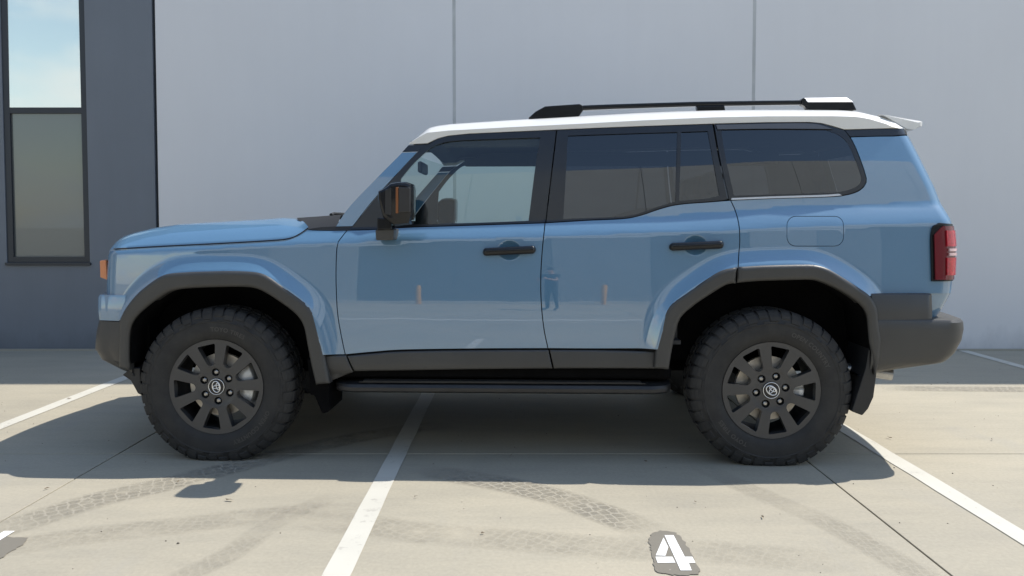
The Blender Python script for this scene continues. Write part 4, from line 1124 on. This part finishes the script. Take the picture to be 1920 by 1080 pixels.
V, Fs = tube_vf([(xe_ - 0.35, -0.72, ze_ + 0.02), (xe_ - 0.12, -0.78, ze_ + 0.01), (xe_, -0.80, ze_ - 0.005)], 0.032, 16, cap=False)
link('exhaust_tip', pydata(V, Fs), M['steel'], car, smooth=60)
def liner(name, px_in, yout=-0.955, yin=-0.685, ext=None):
    q = [PLN(x, y, -WC) for x, y in px_in]
    q = [tuple(p) for p in catmull(q, 0.03)]
    for s in (1, -1):
        n = len(q); V = [(x, s * yout, z + 0.004) for x, z in q] + [(x, s * yin, z + 0.004) for x, z in q]
        Fs = [(i, i + 1, n + i + 1, n + i) for i in range(n - 1)] + [tuple(range(n, 2 * n))]
        link(name, fixn(pydata(V, Fs)), M['void'], car, smooth=40)
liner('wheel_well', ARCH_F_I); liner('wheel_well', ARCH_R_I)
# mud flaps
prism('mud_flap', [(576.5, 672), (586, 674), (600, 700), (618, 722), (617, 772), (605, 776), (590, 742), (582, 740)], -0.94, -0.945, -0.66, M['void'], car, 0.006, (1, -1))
prism('mud_flap', [(1628, 600), (1643, 620), (1646, 660), (1642, 706), (1637, 744), (1627, 766), (1616, 778.5), (1596, 771), (1606, 740), (1622, 690), (1629, 650)], -0.94, -0.948, -0.66, M['black'], car, 0.006, (1, -1))

# --- interior ----------------------------------------------------------------------------------
def soft_box(name, x0, x1, y0, y1, z0, z1, mat, bev=0.04, rot=0.0, parent=car):
    me = box_me(x0, x1, y0, y1, z0, z1)
    if rot:
        cxm, czm = (x0 + x1) / 2, z0
        me.transform(Matrix.Translation((cxm, 0, czm)) @ Matrix.Rotation(rot, 4, 'Y') @ Matrix.Translation((-cxm, 0, -czm)))
    return link(name, me, mat, parent, bevel=bev)
db = soft_box('dashboard', -1.02, -0.62, -0.78, 0.78, 0.85, 1.195, M['interior'], 0.05)
box('cabin_floor', -0.90, 0.985, -0.89, 0.89, 0.605, 0.625, M['interior'], car); box('boot_floor', 0.986, 2.20, -0.67, 0.67, 0.605, 0.625, M['interior'], car)
for s in (-1, 1):
    st_ = empty('front_seat'); st_.parent = car
    soft_box('cushion', -0.28, 0.22, s * .40 - .25, s * .40 + .25, 0.68, 0.86, M['seat'], 0.05, 0, st_)
    soft_box('backrest', 0.12, 0.26, s * .40 - .25, s * .40 + .25, 0.82, 1.36, M['seat'], 0.05, 0.20, st_)
    soft_box('headrest', 0.235, 0.335, s * .40 - .13, s * .40 + .13, 1.40, 1.57, M['seat'], 0.04, 0.1, st_)
rs = empty('rear_seat'); rs.parent = car
soft_box('cushion', 0.62, 1.12, -.66, .66, 0.70, 0.90, M['seat'], 0.05, 0, rs)
soft_box('backrest', 1.05, 1.20, -.66, .66, 0.86, 1.36, M['seat'], 0.05, 0.22, rs)
for yy in (-.40, 0, .40): soft_box('headrest', 1.19, 1.28, yy - .13, yy + .13, 1.385, 1.53, M['seat'], 0.035, 0.1, rs)
sw = empty('steering_wheel'); sw.parent = car
C0 = Vector((-0.50, -0.40, 1.10)); ax = Matrix.Rotation(math.radians(-25), 3, 'Y')
V, Fs = tube_vf([C0 + ax @ Vector((0, 0.185 * math.cos(a), 0.185 * math.sin(a))) for a in np.linspace(0, 2 * math.pi, 28, endpoint=False)], 0.016, 8, closed=True)
link('wheel_rim', pydata(V, Fs), M['interior'], sw, smooth=60)
parts = [tube_vf([C0, C0 + ax @ Vector((0, 0.18 * math.cos(a), 0.18 * math.sin(a)))], 0.014, 8) for a in (0.1, 3.04, -1.57)] + [tube_vf([C0 + ax @ Vector((-.015, 0, 0)), C0 + ax @ Vector((-0.22, 0, -.0))], [0.06, 0.04], 12)]
V, Fs = join_me(parts); link('wheel_hub', pydata(V, Fs), M['interior'], sw, smooth=50)
soft_box('rear_view_mirror', -0.50, -0.47, -0.13, 0.13, 1.55, 1.62, M['black'], 0.012)
soft_box('sun_visor', -0.45, -0.28, -0.60, -0.20, 1.665, 1.685, M['headliner'], 0.008)
V, Fs = tube_vf([(-0.33, 0.66, 1.735), (-0.31, 0.62, 1.70), (-0.19, 0.62, 1.71), (-0.17, 0.66, 1.745)], 0.011, 8)
link('grab_handle', pydata(V, Fs), M['seat'], car, smooth=50)
for s in (1, -1):
    box('header_trim', -0.28, 1.95, min(s * .63, s * .69), max(s * .63, s * .69), 1.648, 1.745, M['headliner'], car, bevel=0.012)
# inner door cards keep the light out below the windows
for s in (1, -1):
    box('door_card', -0.90, 0.98, min(s * .80, s * .815), max(s * .80, s * .815), 0.60, 1.195, M['interior'], car)

# --- wheels ------------------------------------------------------------------------------------------
def text_mesh(body, size):
    cu = bpy.data.curves.new('t', 'FONT'); cu.body = body; cu.size = size; cu.align_x = 'CENTER'; cu.extrude = 0.0; cu.space_character = 1.12
    cu.resolution_u = 3; cu.offset = size * 0.03
    ob = bpy.data.objects.new('t', cu); COL.objects.link(ob)
    dg = bpy.context.evaluated_depsgraph_get(); me = bpy.data.meshes.new_from_object(ob.evaluated_get(dg))
    bpy.data.objects.remove(ob); bpy.data.curves.remove(cu); return me
NT = 42
TR = 0.406; TY = 0.128
def tyre_vf():
    prof = [(0.222, 0.09), (0.236, -0.098), (0.243, -0.109), (0.250, -0.112), (0.262, -0.1205), (0.285, -0.1265), (0.312, -0.128), (0.332, -0.126), (0.335, -0.1285), (0.338, -0.1285), (0.341, -0.1245), (0.362, -0.118), (0.381, -0.109), (0.391, -0.099), (0.395, -0.085), (0.397, 0.0), (0.395, 0.085), (0.391, 0.10), (0.36, 0.118), (0.31, 0.128), (0.25, 0.112), (0.222, 0.09)]
    return lathe_vf(prof, 96)
def tread_vf():
    V = []; Fs = []
    def blk(sec, a0, a1, skew=0.0, rin=0.01):
        """sec: list of (r, y) outer contour; extruded in angle from a0 to a1, sunk by rin"""
        b = len(V); n = len(sec); m = 3
        for j in range(m):
            t = j / (m - 1)
            for i, (r, y) in enumerate(sec):
                a = a0 + (a1 - a0) * t + skew * i / (n - 1)
                V.append((r * math.cos(a), y, r * math.sin(a)))
        cs = [(r - rin * 1.6, y * 0.93) for r, y in sec]
        for j in range(m):
            t = j / (m - 1)
            for i, (r, y) in enumerate(cs):
                a = a0 + (a1 - a0) * t + skew * i / (n - 1)
                V.append((r * math.cos(a), y, r * math.sin(a)))
        o2 = m * n
        for j in range(m - 1):
            for i in range(n - 1): Fs.append((b + j * n + i, b + j * n + i + 1, b + (j + 1) * n + i + 1, b + (j + 1) * n + i))
        for j in (0, m - 1):
            for i in range(n - 1): Fs.append((b + j * n + i, b + j * n + i + 1, b + o2 + j * n + i + 1, b + o2 + j * n + i))
        for i in (0, n - 1):
            for j in range(m - 1): Fs.append((b + j * n + i, b + (j + 1) * n + i, b + o2 + (j + 1) * n + i, b + o2 + j * n + i))
    for k in range(NT):
        p = 2 * math.pi / NT; a = k * p
        long_ = k % 2 == 0
        for sg in (-1, 1):
            aa = a if sg < 0 else a + p * 0.5
            if long_: sec = [(0.352, sg * .1245), (0.372, sg * .119), (0.390, sg * .1085), (0.4015, sg * .097), (0.4045, sg * .083), (0.4055, sg * .058)]
            else: sec = [(0.366, sg * .1205), (0.379, sg * .1165), (0.393, sg * .1065), (0.4015, sg * .096), (0.4045, sg * .083), (0.4055, sg * .064)]
            blk(sec, aa + p * 0.05, aa + p * (0.86 if long_ else 0.80), skew=0.02)
            blk([(0.4055, sg * .050), (0.4060, sg * .030), (0.4060, sg * .008)], aa + p * 0.30, aa + p * 1.08, skew=-0.05 * sg * sg)
        if long_:
            blk([(0.330, -.1268), (0.345, -.1262), (0.348, -.126)], a + p * .2, a + p * 1.5, rin=0.003)
    return V, Fs
tv, tf = tyre_vf(); bv_, bf_ = tread_vf()
ZH = 0.392; WSC = 1.026
def squash(V):
    out = []
    for x, y, z in V:
        zl = z + ZH
        if zl < 0.06:
            k = (0.06 - zl) / 0.06; y = y * (1 + 0.035 * min(k, 1))
        if zl < 0.0015: z = 0.0015 - ZH + (zl - 0.0015) * 0.02
        out.append((x, y, z))
    return out
def rotv(V, a):
    c, s_ = math.cos(a), math.sin(a); return [(c * x - s_ * z, y, s_ * x + c * z) for x, y, z in V]

# spoked face by triangulating a disc with nine openings
def wheel_face():
    RO = 0.2435
    def face_y(r):
        return np.interp(r, [0, 0.05, 0.093, 0.100, 0.125, 0.20, 0.223, 0.2325, 0.2435], [-.1030, -.1030, -.1030, -.1060, -.1085, -.1115, -.1120, -.1120, -.1135])
    loops = [np.array([(RO * math.cos(a), RO * math.sin(a)) for a in np.linspace(0, 2 * math.pi, 96, endpoint=False)])]
    for k in range(9):
        a0 = math.radians(40 * k)
        pts = []
        def arc(cx, cy, r, s0, s1, n=5):
            for t in np.linspace(s0, s1, n): pts.append((cx + r * math.cos(math.radians(t)), cy + r * math.sin(math.radians(t))))
        # wedge along +x: round inner end, wide outer end with small corner radii
        arc(0.132, 0.0, 0.0225, 105, 255, 9)
        arc(0.2115, -0.0385, 0.007, -100, -15, 4)
        arc(0.2120, 0.0385, 0.007, 15, 100, 4)
        c, s_ = math.cos(a0), math.sin(a0)
        loops.append(np.array([(c * x - s_ * y, s_ * x + c * y) for x, y in pts]))
    for k in range(6):
        a0 = math.radians(60 * k + 11 + 0)
        loops.append(np.array([(0.0735 * math.cos(a0) + 0.0205 * math.cos(t), 0.0735 * math.sin(a0) + 0.0205 * math.sin(t)) for t in np.linspace(0, 2 * math.pi, 18, endpoint=False)]))
    pts = []; edges = []
    for lp in loops:
        b = len(pts); n = len(lp); pts += [tuple(p) for p in lp]; edges += [(b + i, b + (i + 1) % n) for i in range(n)]
    cand = []
    for r in (0.0, 0.03, 0.05, 0.093, 0.100, 0.112, 0.125, 0.16, 0.18, 0.2, 0.223, 0.2325):
        for a in np.linspace(0, 2 * math.pi, max(1, int(r * 500)), endpoint=False):
            cand.append((r * math.cos(a), r * math.sin(a)))
    cand = np.array(cand); ok = np.ones(len(cand), bool)
    for lp in loops[1:]:
        d, ins = poly_dist(cand[:, 0], cand[:, 1], lp); ok &= (~ins) & (d > 0.003)
    pts += [tuple(p) for p in cand[ok]]
    vo, _, fo_, _, _, _ = delaunay_2d_cdt([Vector(p) for p in pts], edges, [], 0, 1e-6)
    V2 = np.array([(v.x, v.y) for v in vo]); tri = np.array([f for f in fo_ if len(f) == 3]); cen = V2[tri].mean(1)
    keep = np.ones(len(tri), bool)
    for lp in loops[1:]:
        _, ins = poly_dist(cen[:, 0], cen[:, 1], lp); keep &= ~ins
    tri = tri[keep]
    V = [(p[0], float(face_y(np.hypot(*p))), p[1]) for p in V2]
    Fs = [tuple(int(i) for i in t) for t in tri]
    cnt = set((t[i], t[(i + 1) % 3]) for t in Fs for i in range(3)); bnd = [e for e in cnt if (e[1], e[0]) not in cnt]
    m2 = {}
    def back(i):
        if i not in m2:
            r = math.hypot(V[i][0], V[i][2]); k = 1.0
            m2[i] = len(V); V.append((V[i][0] * k, V[i][1] + (0.045 if r > 0.1 else 0.03), V[i][2] * k))
        return m2[i]
    for a_, b_ in bnd: Fs.append((b_, a_, back(a_), back(b_)))
    return V, Fs
wfV, wfF = wheel_face()
def ring_vf(cx, cz, a, b, r, y, n=36, m=6, rot=0.0):
    V = []; Fs = []
    for i in range(n):
        t = 2 * math.pi * i / n; nx, nz = math.cos(t) / a, math.sin(t) / b; L = math.hypot(nx, nz); nx /= L; nz /= L
        for k in range(m):
            u = 2 * math.pi * k / m; X = cx + a * math.cos(t) + nx * r * math.cos(u); Z = cz + b * math.sin(t) + nz * r * math.cos(u)
            V.append((X * math.cos(rot) - Z * math.sin(rot), y + r * .7 * math.sin(u), X * math.sin(rot) + Z * math.cos(rot)))
    for i in range(n):
        for k in range(m): Fs.append((i * m + k, i * m + (k + 1) % m, ((i + 1) % n) * m + (k + 1) % m, ((i + 1) % n) * m + k))
    return V, Fs
TXT = {}
for key, body in (('a', 'TOYO TIRES'), ('b', 'OPEN COUNTRY')):
    me = text_mesh(body, 0.030); TXT[key] = ([tuple(v.co) for v in me.vertices], [tuple(p.vertices) for p in me.polygons])
def bent_text(key, a0, r0):
    V, Fs = TXT[key]; out = []
    for x, y, _ in V:
        r = r0 + y; a = a0 - x / (r0 + 0.01)
        yy = float(np.interp(r, [0.250, 0.262, 0.285, 0.312, 0.332], [-.112, -.1205, -.1265, -.128, -.126])) - 0.0007
        out.append((r * math.cos(a), yy, r * math.sin(a)))
    return out, Fs
def make_wheel(xc, side, rot, emb, ta, front):
    w = empty('wheel', (xc, -side * 0.8175, ZH - CARZ)); w.parent = car
    sgn = np.array([1, side, 1])
    def add(nm, vf, mt, parent=w, smooth=None, rt=rot, sq=False, bev=None):
        V, Fs = vf; V = [(x * WSC, y, z * WSC) for x, y, z in rotv(V, rt)]
        if sq: V = squash(V)
        V = [(x, y * side, z) for x, y, z in V]
        me = fixn(pydata(V, Fs)); return link(nm, me, mt, parent, smooth=smooth, bevel=bev)
    ty = add('tyre', (tv, tf), M['tyre'], smooth=40, sq=True)
    td = add('tread', (bv_, bf_), M['tyre'], parent=ty, sq=True); td['kind'] = 'stuff'
    if side > 0:
        add('tyre_lettering', bent_text('a', ta[0], 0.288), M['tyre_text'], parent=ty, rt=0.0)
        add('tyre_lettering', bent_text('b', ta[1], 0.288), M['tyre_text'], parent=ty, rt=0.0)
    rim = add('rim', (wfV, wfF), M['rim'], smooth=32)
    add('barrel', lathe_vf([(0.2435, -0.1125), (0.2450, -0.109), (0.232, -0.095), (0.218, -0.07), (0.214, 0.02), (0.222, 0.10)], 64), M['rim_dark'], parent=rim, smooth=40)
    add('hub_plate', lathe_vf([(0.0001, -0.070), (0.10, -0.070), (0.105, -0.05)], 32), M['rim_dark'], parent=rim, smooth=40)
    for k in range(6):
        a = math.radians(60 * k + 11); cx, cz = 0.0735 * math.cos(a), 0.0735 * math.sin(a)
        V, Fs = lathe_vf([(0.0001, -0.1005), (0.008, -0.0995), (0.0125, -0.096), (0.0125, -0.072)], 6)
        add('lug_nut', ([(x + cx, y, z + cz) for x, y, z in V], Fs), M['steel'], smooth=30)
    cap = add('centre_cap', lathe_vf([(0.0001, -0.111), (0.034, -0.111), (0.040, -0.110), (0.0425, -0.1035), (0.043, -0.10)], 40), M['cap'], smooth=30)
    add('cap_ring', ring_vf(0, 0, 0.040, 0.040, 0.0016, -0.1108, 48), M['chrome'], parent=cap, smooth=60)
    E = join_me([ring_vf(0, 0, 0.0285, 0.0200, 0.0024, -0.1125, rot=emb), ring_vf(0, 0.0085, 0.0175, 0.0080, 0.0020, -0.1128, rot=emb), ring_vf(0, 0.0005, 0.0078, 0.0180, 0.0020, -0.1130, rot=emb)])
    add('emblem', E, M['chrome'], parent=cap, rt=0.0, smooth=60)
    br = empty('brake', (0, 0, 0)); br.parent = w
    add('brake_disc', lathe_vf([(0.085, -0.045), (0.163, -0.045), (0.163, -0.020), (0.085, -0.020)], 48), M['rotor'], parent=br, smooth=30, rt=0.0)
    add('disc_hat', lathe_vf([(0.0001, -0.062), (0.082, -0.062), (0.086, -0.043), (0.086, -0.02)], 40), M['steel'], parent=br, smooth=30, rt=0.0)
    # caliper behind the axle line
    V = []; Fs = []
    n = 9; rr0, rr1 = (0.108, 0.190) if front else (0.12, 0.182)
    half = 0.55 if front else 0.32; cen = 0.06
    prof = [(rr0, -0.048), (rr0, -0.066), ((rr0 + rr1) / 2, -0.078), (rr1 - 0.01, -0.072), (rr1, -0.055), (rr1, -0.005), (rr0, -0.005)]
    m = len(prof)
    for i in range(n):
        a = cen + half * (2 * i / (n - 1) - 1); kk = 1.0 if 1 <= i <= n - 2 else 0.85; notch = 0.010 if i == n // 2 else 0.0
        for r, y in prof: V.append((r * math.cos(a), (y + notch) * kk, r * math.sin(a)))
    for i in range(n - 1):
        for k in range(m): Fs.append((i * m + k, i * m + (k + 1) % m, (i + 1) * m + (k + 1) % m, (i + 1) * m + k))
    Fs += [tuple(range(m)), tuple((n - 1) * m + k for k in range(m))]
    calp = add('caliper', (V, Fs), M['caliper'], parent=br, smooth=35, rt=0.0)
for side in (1, -1):
    make_wheel(-1.443, side, math.radians(23), math.radians(-78), (math.radians(76), math.radians(-48)), True)
    make_wheel(1.442, side, math.radians(-1), math.radians(-38), (math.radians(228), math.radians(48)), False)

# ------------------------------------------------------------------ photographer, seen only mirrored in the doors
def skin_body(name, joints, edges, mats, pick, loc, rz):
    me = bpy.data.meshes.new(name); names = list(joints)
    me.from_pydata([joints[n][0] for n in names], [(names.index(a), names.index(b)) for a, b in edges], [])
    ob = bpy.data.objects.new(name, me); COL.objects.link(ob)
    ob.modifiers.new('skin', 'SKIN'); sub = ob.modifiers.new('sub', 'SUBSURF'); sub.levels = 2; sub.render_levels = 2
    for i, n in enumerate(names):
        r = joints[n][1]; sv = me.skin_vertices[0].data[i]; sv.radius = r if isinstance(r, tuple) else (r, r); sv.use_root = (n == 'pelvis')
    dg = bpy.context.evaluated_depsgraph_get(); m2 = bpy.data.meshes.new_from_object(ob.evaluated_get(dg))
    bpy.data.objects.remove(ob)
    for m_ in mats: m2.materials.append(m_)
    for p in m2.polygons: p.material_index = pick(p.center); p.use_smooth = True
    o = bpy.data.objects.new(name, m2); COL.objects.link(o); o.location = loc; o.rotation_euler = (0, 0, rz); return o
J = {'pelvis': ((0, 0, .95), (.15, .11)), 'spine': ((0, .01, 1.15), (.145, .105)), 'chest': ((0, .02, 1.36), (.17, .115)), 'neck': ((0, .03, 1.50), .06), 'head0': ((0, .05, 1.60), (.075, .09)), 'head1': ((0, .05, 1.70), (.07, .085))}
E = [('pelvis', 'spine'), ('spine', 'chest'), ('chest', 'neck'), ('neck', 'head0'), ('head0', 'head1')]
for sd_, sg in (('l', -1), ('r', 1)):
    J['sh' + sd_] = ((sg * .19, .02, 1.42), .065); J['el' + sd_] = ((sg * .24, .16, 1.20), .045); J['wr' + sd_] = ((sg * .10, .36, 1.26), .03); J['ha' + sd_] = ((sg * .075, .42, 1.285), (.022, .04))
    J['hip' + sd_] = ((sg * .10, 0, .88), .095); J['kn' + sd_] = ((sg * .12, .02, .48), .062); J['an' + sd_] = ((sg * .13, -.02, .09), .042); J['to' + sd_] = ((sg * .15, .17, .04), .04)
    E += [('chest', 'sh' + sd_), ('sh' + sd_, 'el' + sd_), ('el' + sd_, 'wr' + sd_), ('wr' + sd_, 'ha' + sd_), ('pelvis', 'hip' + sd_), ('hip' + sd_, 'kn' + sd_), ('kn' + sd_, 'an' + sd_), ('an' + sd_, 'to' + sd_)]
    for q, (dx, l) in enumerate(((-.024, .050), (-.008, .058), (.008, .055), (.024, .044))):
        k1, k2 = 'f%s%d' % (sd_, q), 'g%s%d' % (sd_, q)
        J[k1] = ((sg * .075 - sg * .01, .455, 1.285 + dx), .009); J[k2] = ((sg * .075 - sg * (.01 + l * .6), .465, 1.285 + dx), .008)
        E += [('ha' + sd_, k1), (k1, k2)]
    J['t' + sd_] = ((sg * .06, .42, 1.335), .010); J['u' + sd_] = ((sg * .035, .425, 1.345), .009); E += [('ha' + sd_, 't' + sd_), ('t' + sd_, 'u' + sd_)]
skin_m = simple('skin', (0.42, 0.25, 0.17), 0.6); shirt = simple('dark_shirt', (0.035, 0.04, 0.055), 0.85, var=0.1); shorts = simple('dark_trousers', (0.03, 0.032, 0.04), 0.85); shoe = simple('shoe', (0.05, 0.05, 0.05), 0.6)
def pickm(c):
    if c.z < 0.10: return 3
    if c.z < 0.98: return 2
    if c.z > 1.475 or c.y > 0.13: return 0
    return 1
PXO = (0.05, -8.4, 0.0)
per = skin_body('person', J, E, [skin_m, shirt, shorts, shoe], pickm, PXO, 0.5)
tag(per, 'person in dark clothes holding up a phone, mirrored in the doors of the car', 'person')
V, Fs = lathe_vf([(0.0001, 0.115), (0.05, 0.10), (0.085, 0.06), (0.093, 0.01), (0.088, -0.03)], 20)
hr = link('hair', fixn(pydata([(x * 0.92, z - .012 + .05, y + 1.685) for x, y, z in V], Fs)), simple('hair', (0.03, 0.022, 0.016), 0.7), per, smooth=60)
V, Fs = join_me([boxvf(-0.016, 0.016, 0.14, 0.165, 1.62, 1.655)])
link('nose', pydata(V, Fs), skin_m, per, bevel=0.012)
ph = link('phone', box_me(-0.075, 0.075, -0.004, 0.004, -0.036, 0.036), M['black_gloss'], None, bevel=0.003)
ph.location = (PXO[0] - 0.447 * math.sin(0.5), PXO[1] + 0.447 * math.cos(0.5), 1.30); ph.rotation_euler = (0, 0, 0.5)
tag(ph, 'black phone held up by the person mirrored in the doors', 'phone')

# ------------------------------------------------------------------ small litter on the concrete
gv = []; gf = []
for k in range(420):
    x = rng.uniform(-4.2, 4.6); y = rng.uniform(2.4, 7.4); r = rng.uniform(0.0012, 0.0045) * (1.6 if rng.rand() < 0.08 else 1.0); b = len(gv); a = rng.uniform(0, 6.28)
    for t in range(5):
        q = a + t * 1.257; rr = r * rng.uniform(0.6, 1.25); gv.append((x + rr * math.cos(q), y + rr * 0.8 * math.sin(q), 0.0005))
    gv.append((x, y, 0.0005 + r * rng.uniform(.6, 1.1)))
    gf += [(b + t, b + (t + 1) % 5, b + 5) for t in range(5)]
tag(link('grit', pydata(gv, gf), simple('grit_dark', (0.10, 0.088, 0.07), 0.9, var=0.5, vscale=3)), 'fine dark grit scattered over the concrete', 'grit', kind='stuff')
leafm = simple('leaf_brown', (0.12, 0.085, 0.05), 0.9)
for i, (px, py, sz, where) in enumerate([(130, 749, 0.034, 'on the leftmost white bay line'), (430, 940, 0.034, 'between the tread prints in front of the front wheel'), (334, 906, 0.018, 'just left of the mirror shadow'), (88, 918, 0.022, 'on the left slab joint'),
        (1860, 826, 0.020, 'near the right edge, beside the slab joint'), (1668, 823, 0.030, 'just behind the rear tyre shadow'), (1430, 972, 0.030, 'right of the painted four'), (1304, 944, 0.014, 'below the rear tyre in the sun'),
        (905, 1002, 0.020, 'on the broad tread print right of the middle bay line'), (780, 934, 0.014, 'right of the middle bay line, by the shadow edge'), (958, 857, 0.018, 'in the middle of the car shadow'), (1210, 867, 0.018, 'in the car shadow left of the rear tyre')]):
    x, y = ground_pt(px, py)
    a = random.uniform(0, 3.1); n = 7; V = [(0, 0, 0.006)]
    for k in range(n):
        t = 2 * math.pi * k / n; rr = sz * (0.35 + 0.65 * abs(math.cos(t))) * random.uniform(.7, 1.1) * 0.6
        V.append((rr * math.cos(t) * math.cos(a) - rr * .5 * math.sin(t) * math.sin(a), rr * math.cos(t) * math.sin(a) + rr * .5 * math.sin(t) * math.cos(a), random.uniform(0.001, 0.008)))
    o = link('dry_leaf', pydata(V, [(0, 1 + k, 1 + (k + 1) % n) for k in range(n)]), leafm, None)
    o.location = (x, y, 0.005)
    tag(o, 'scrap of dry brown leaf ' + where, 'leaf', 'dry leaf scraps on the concrete')
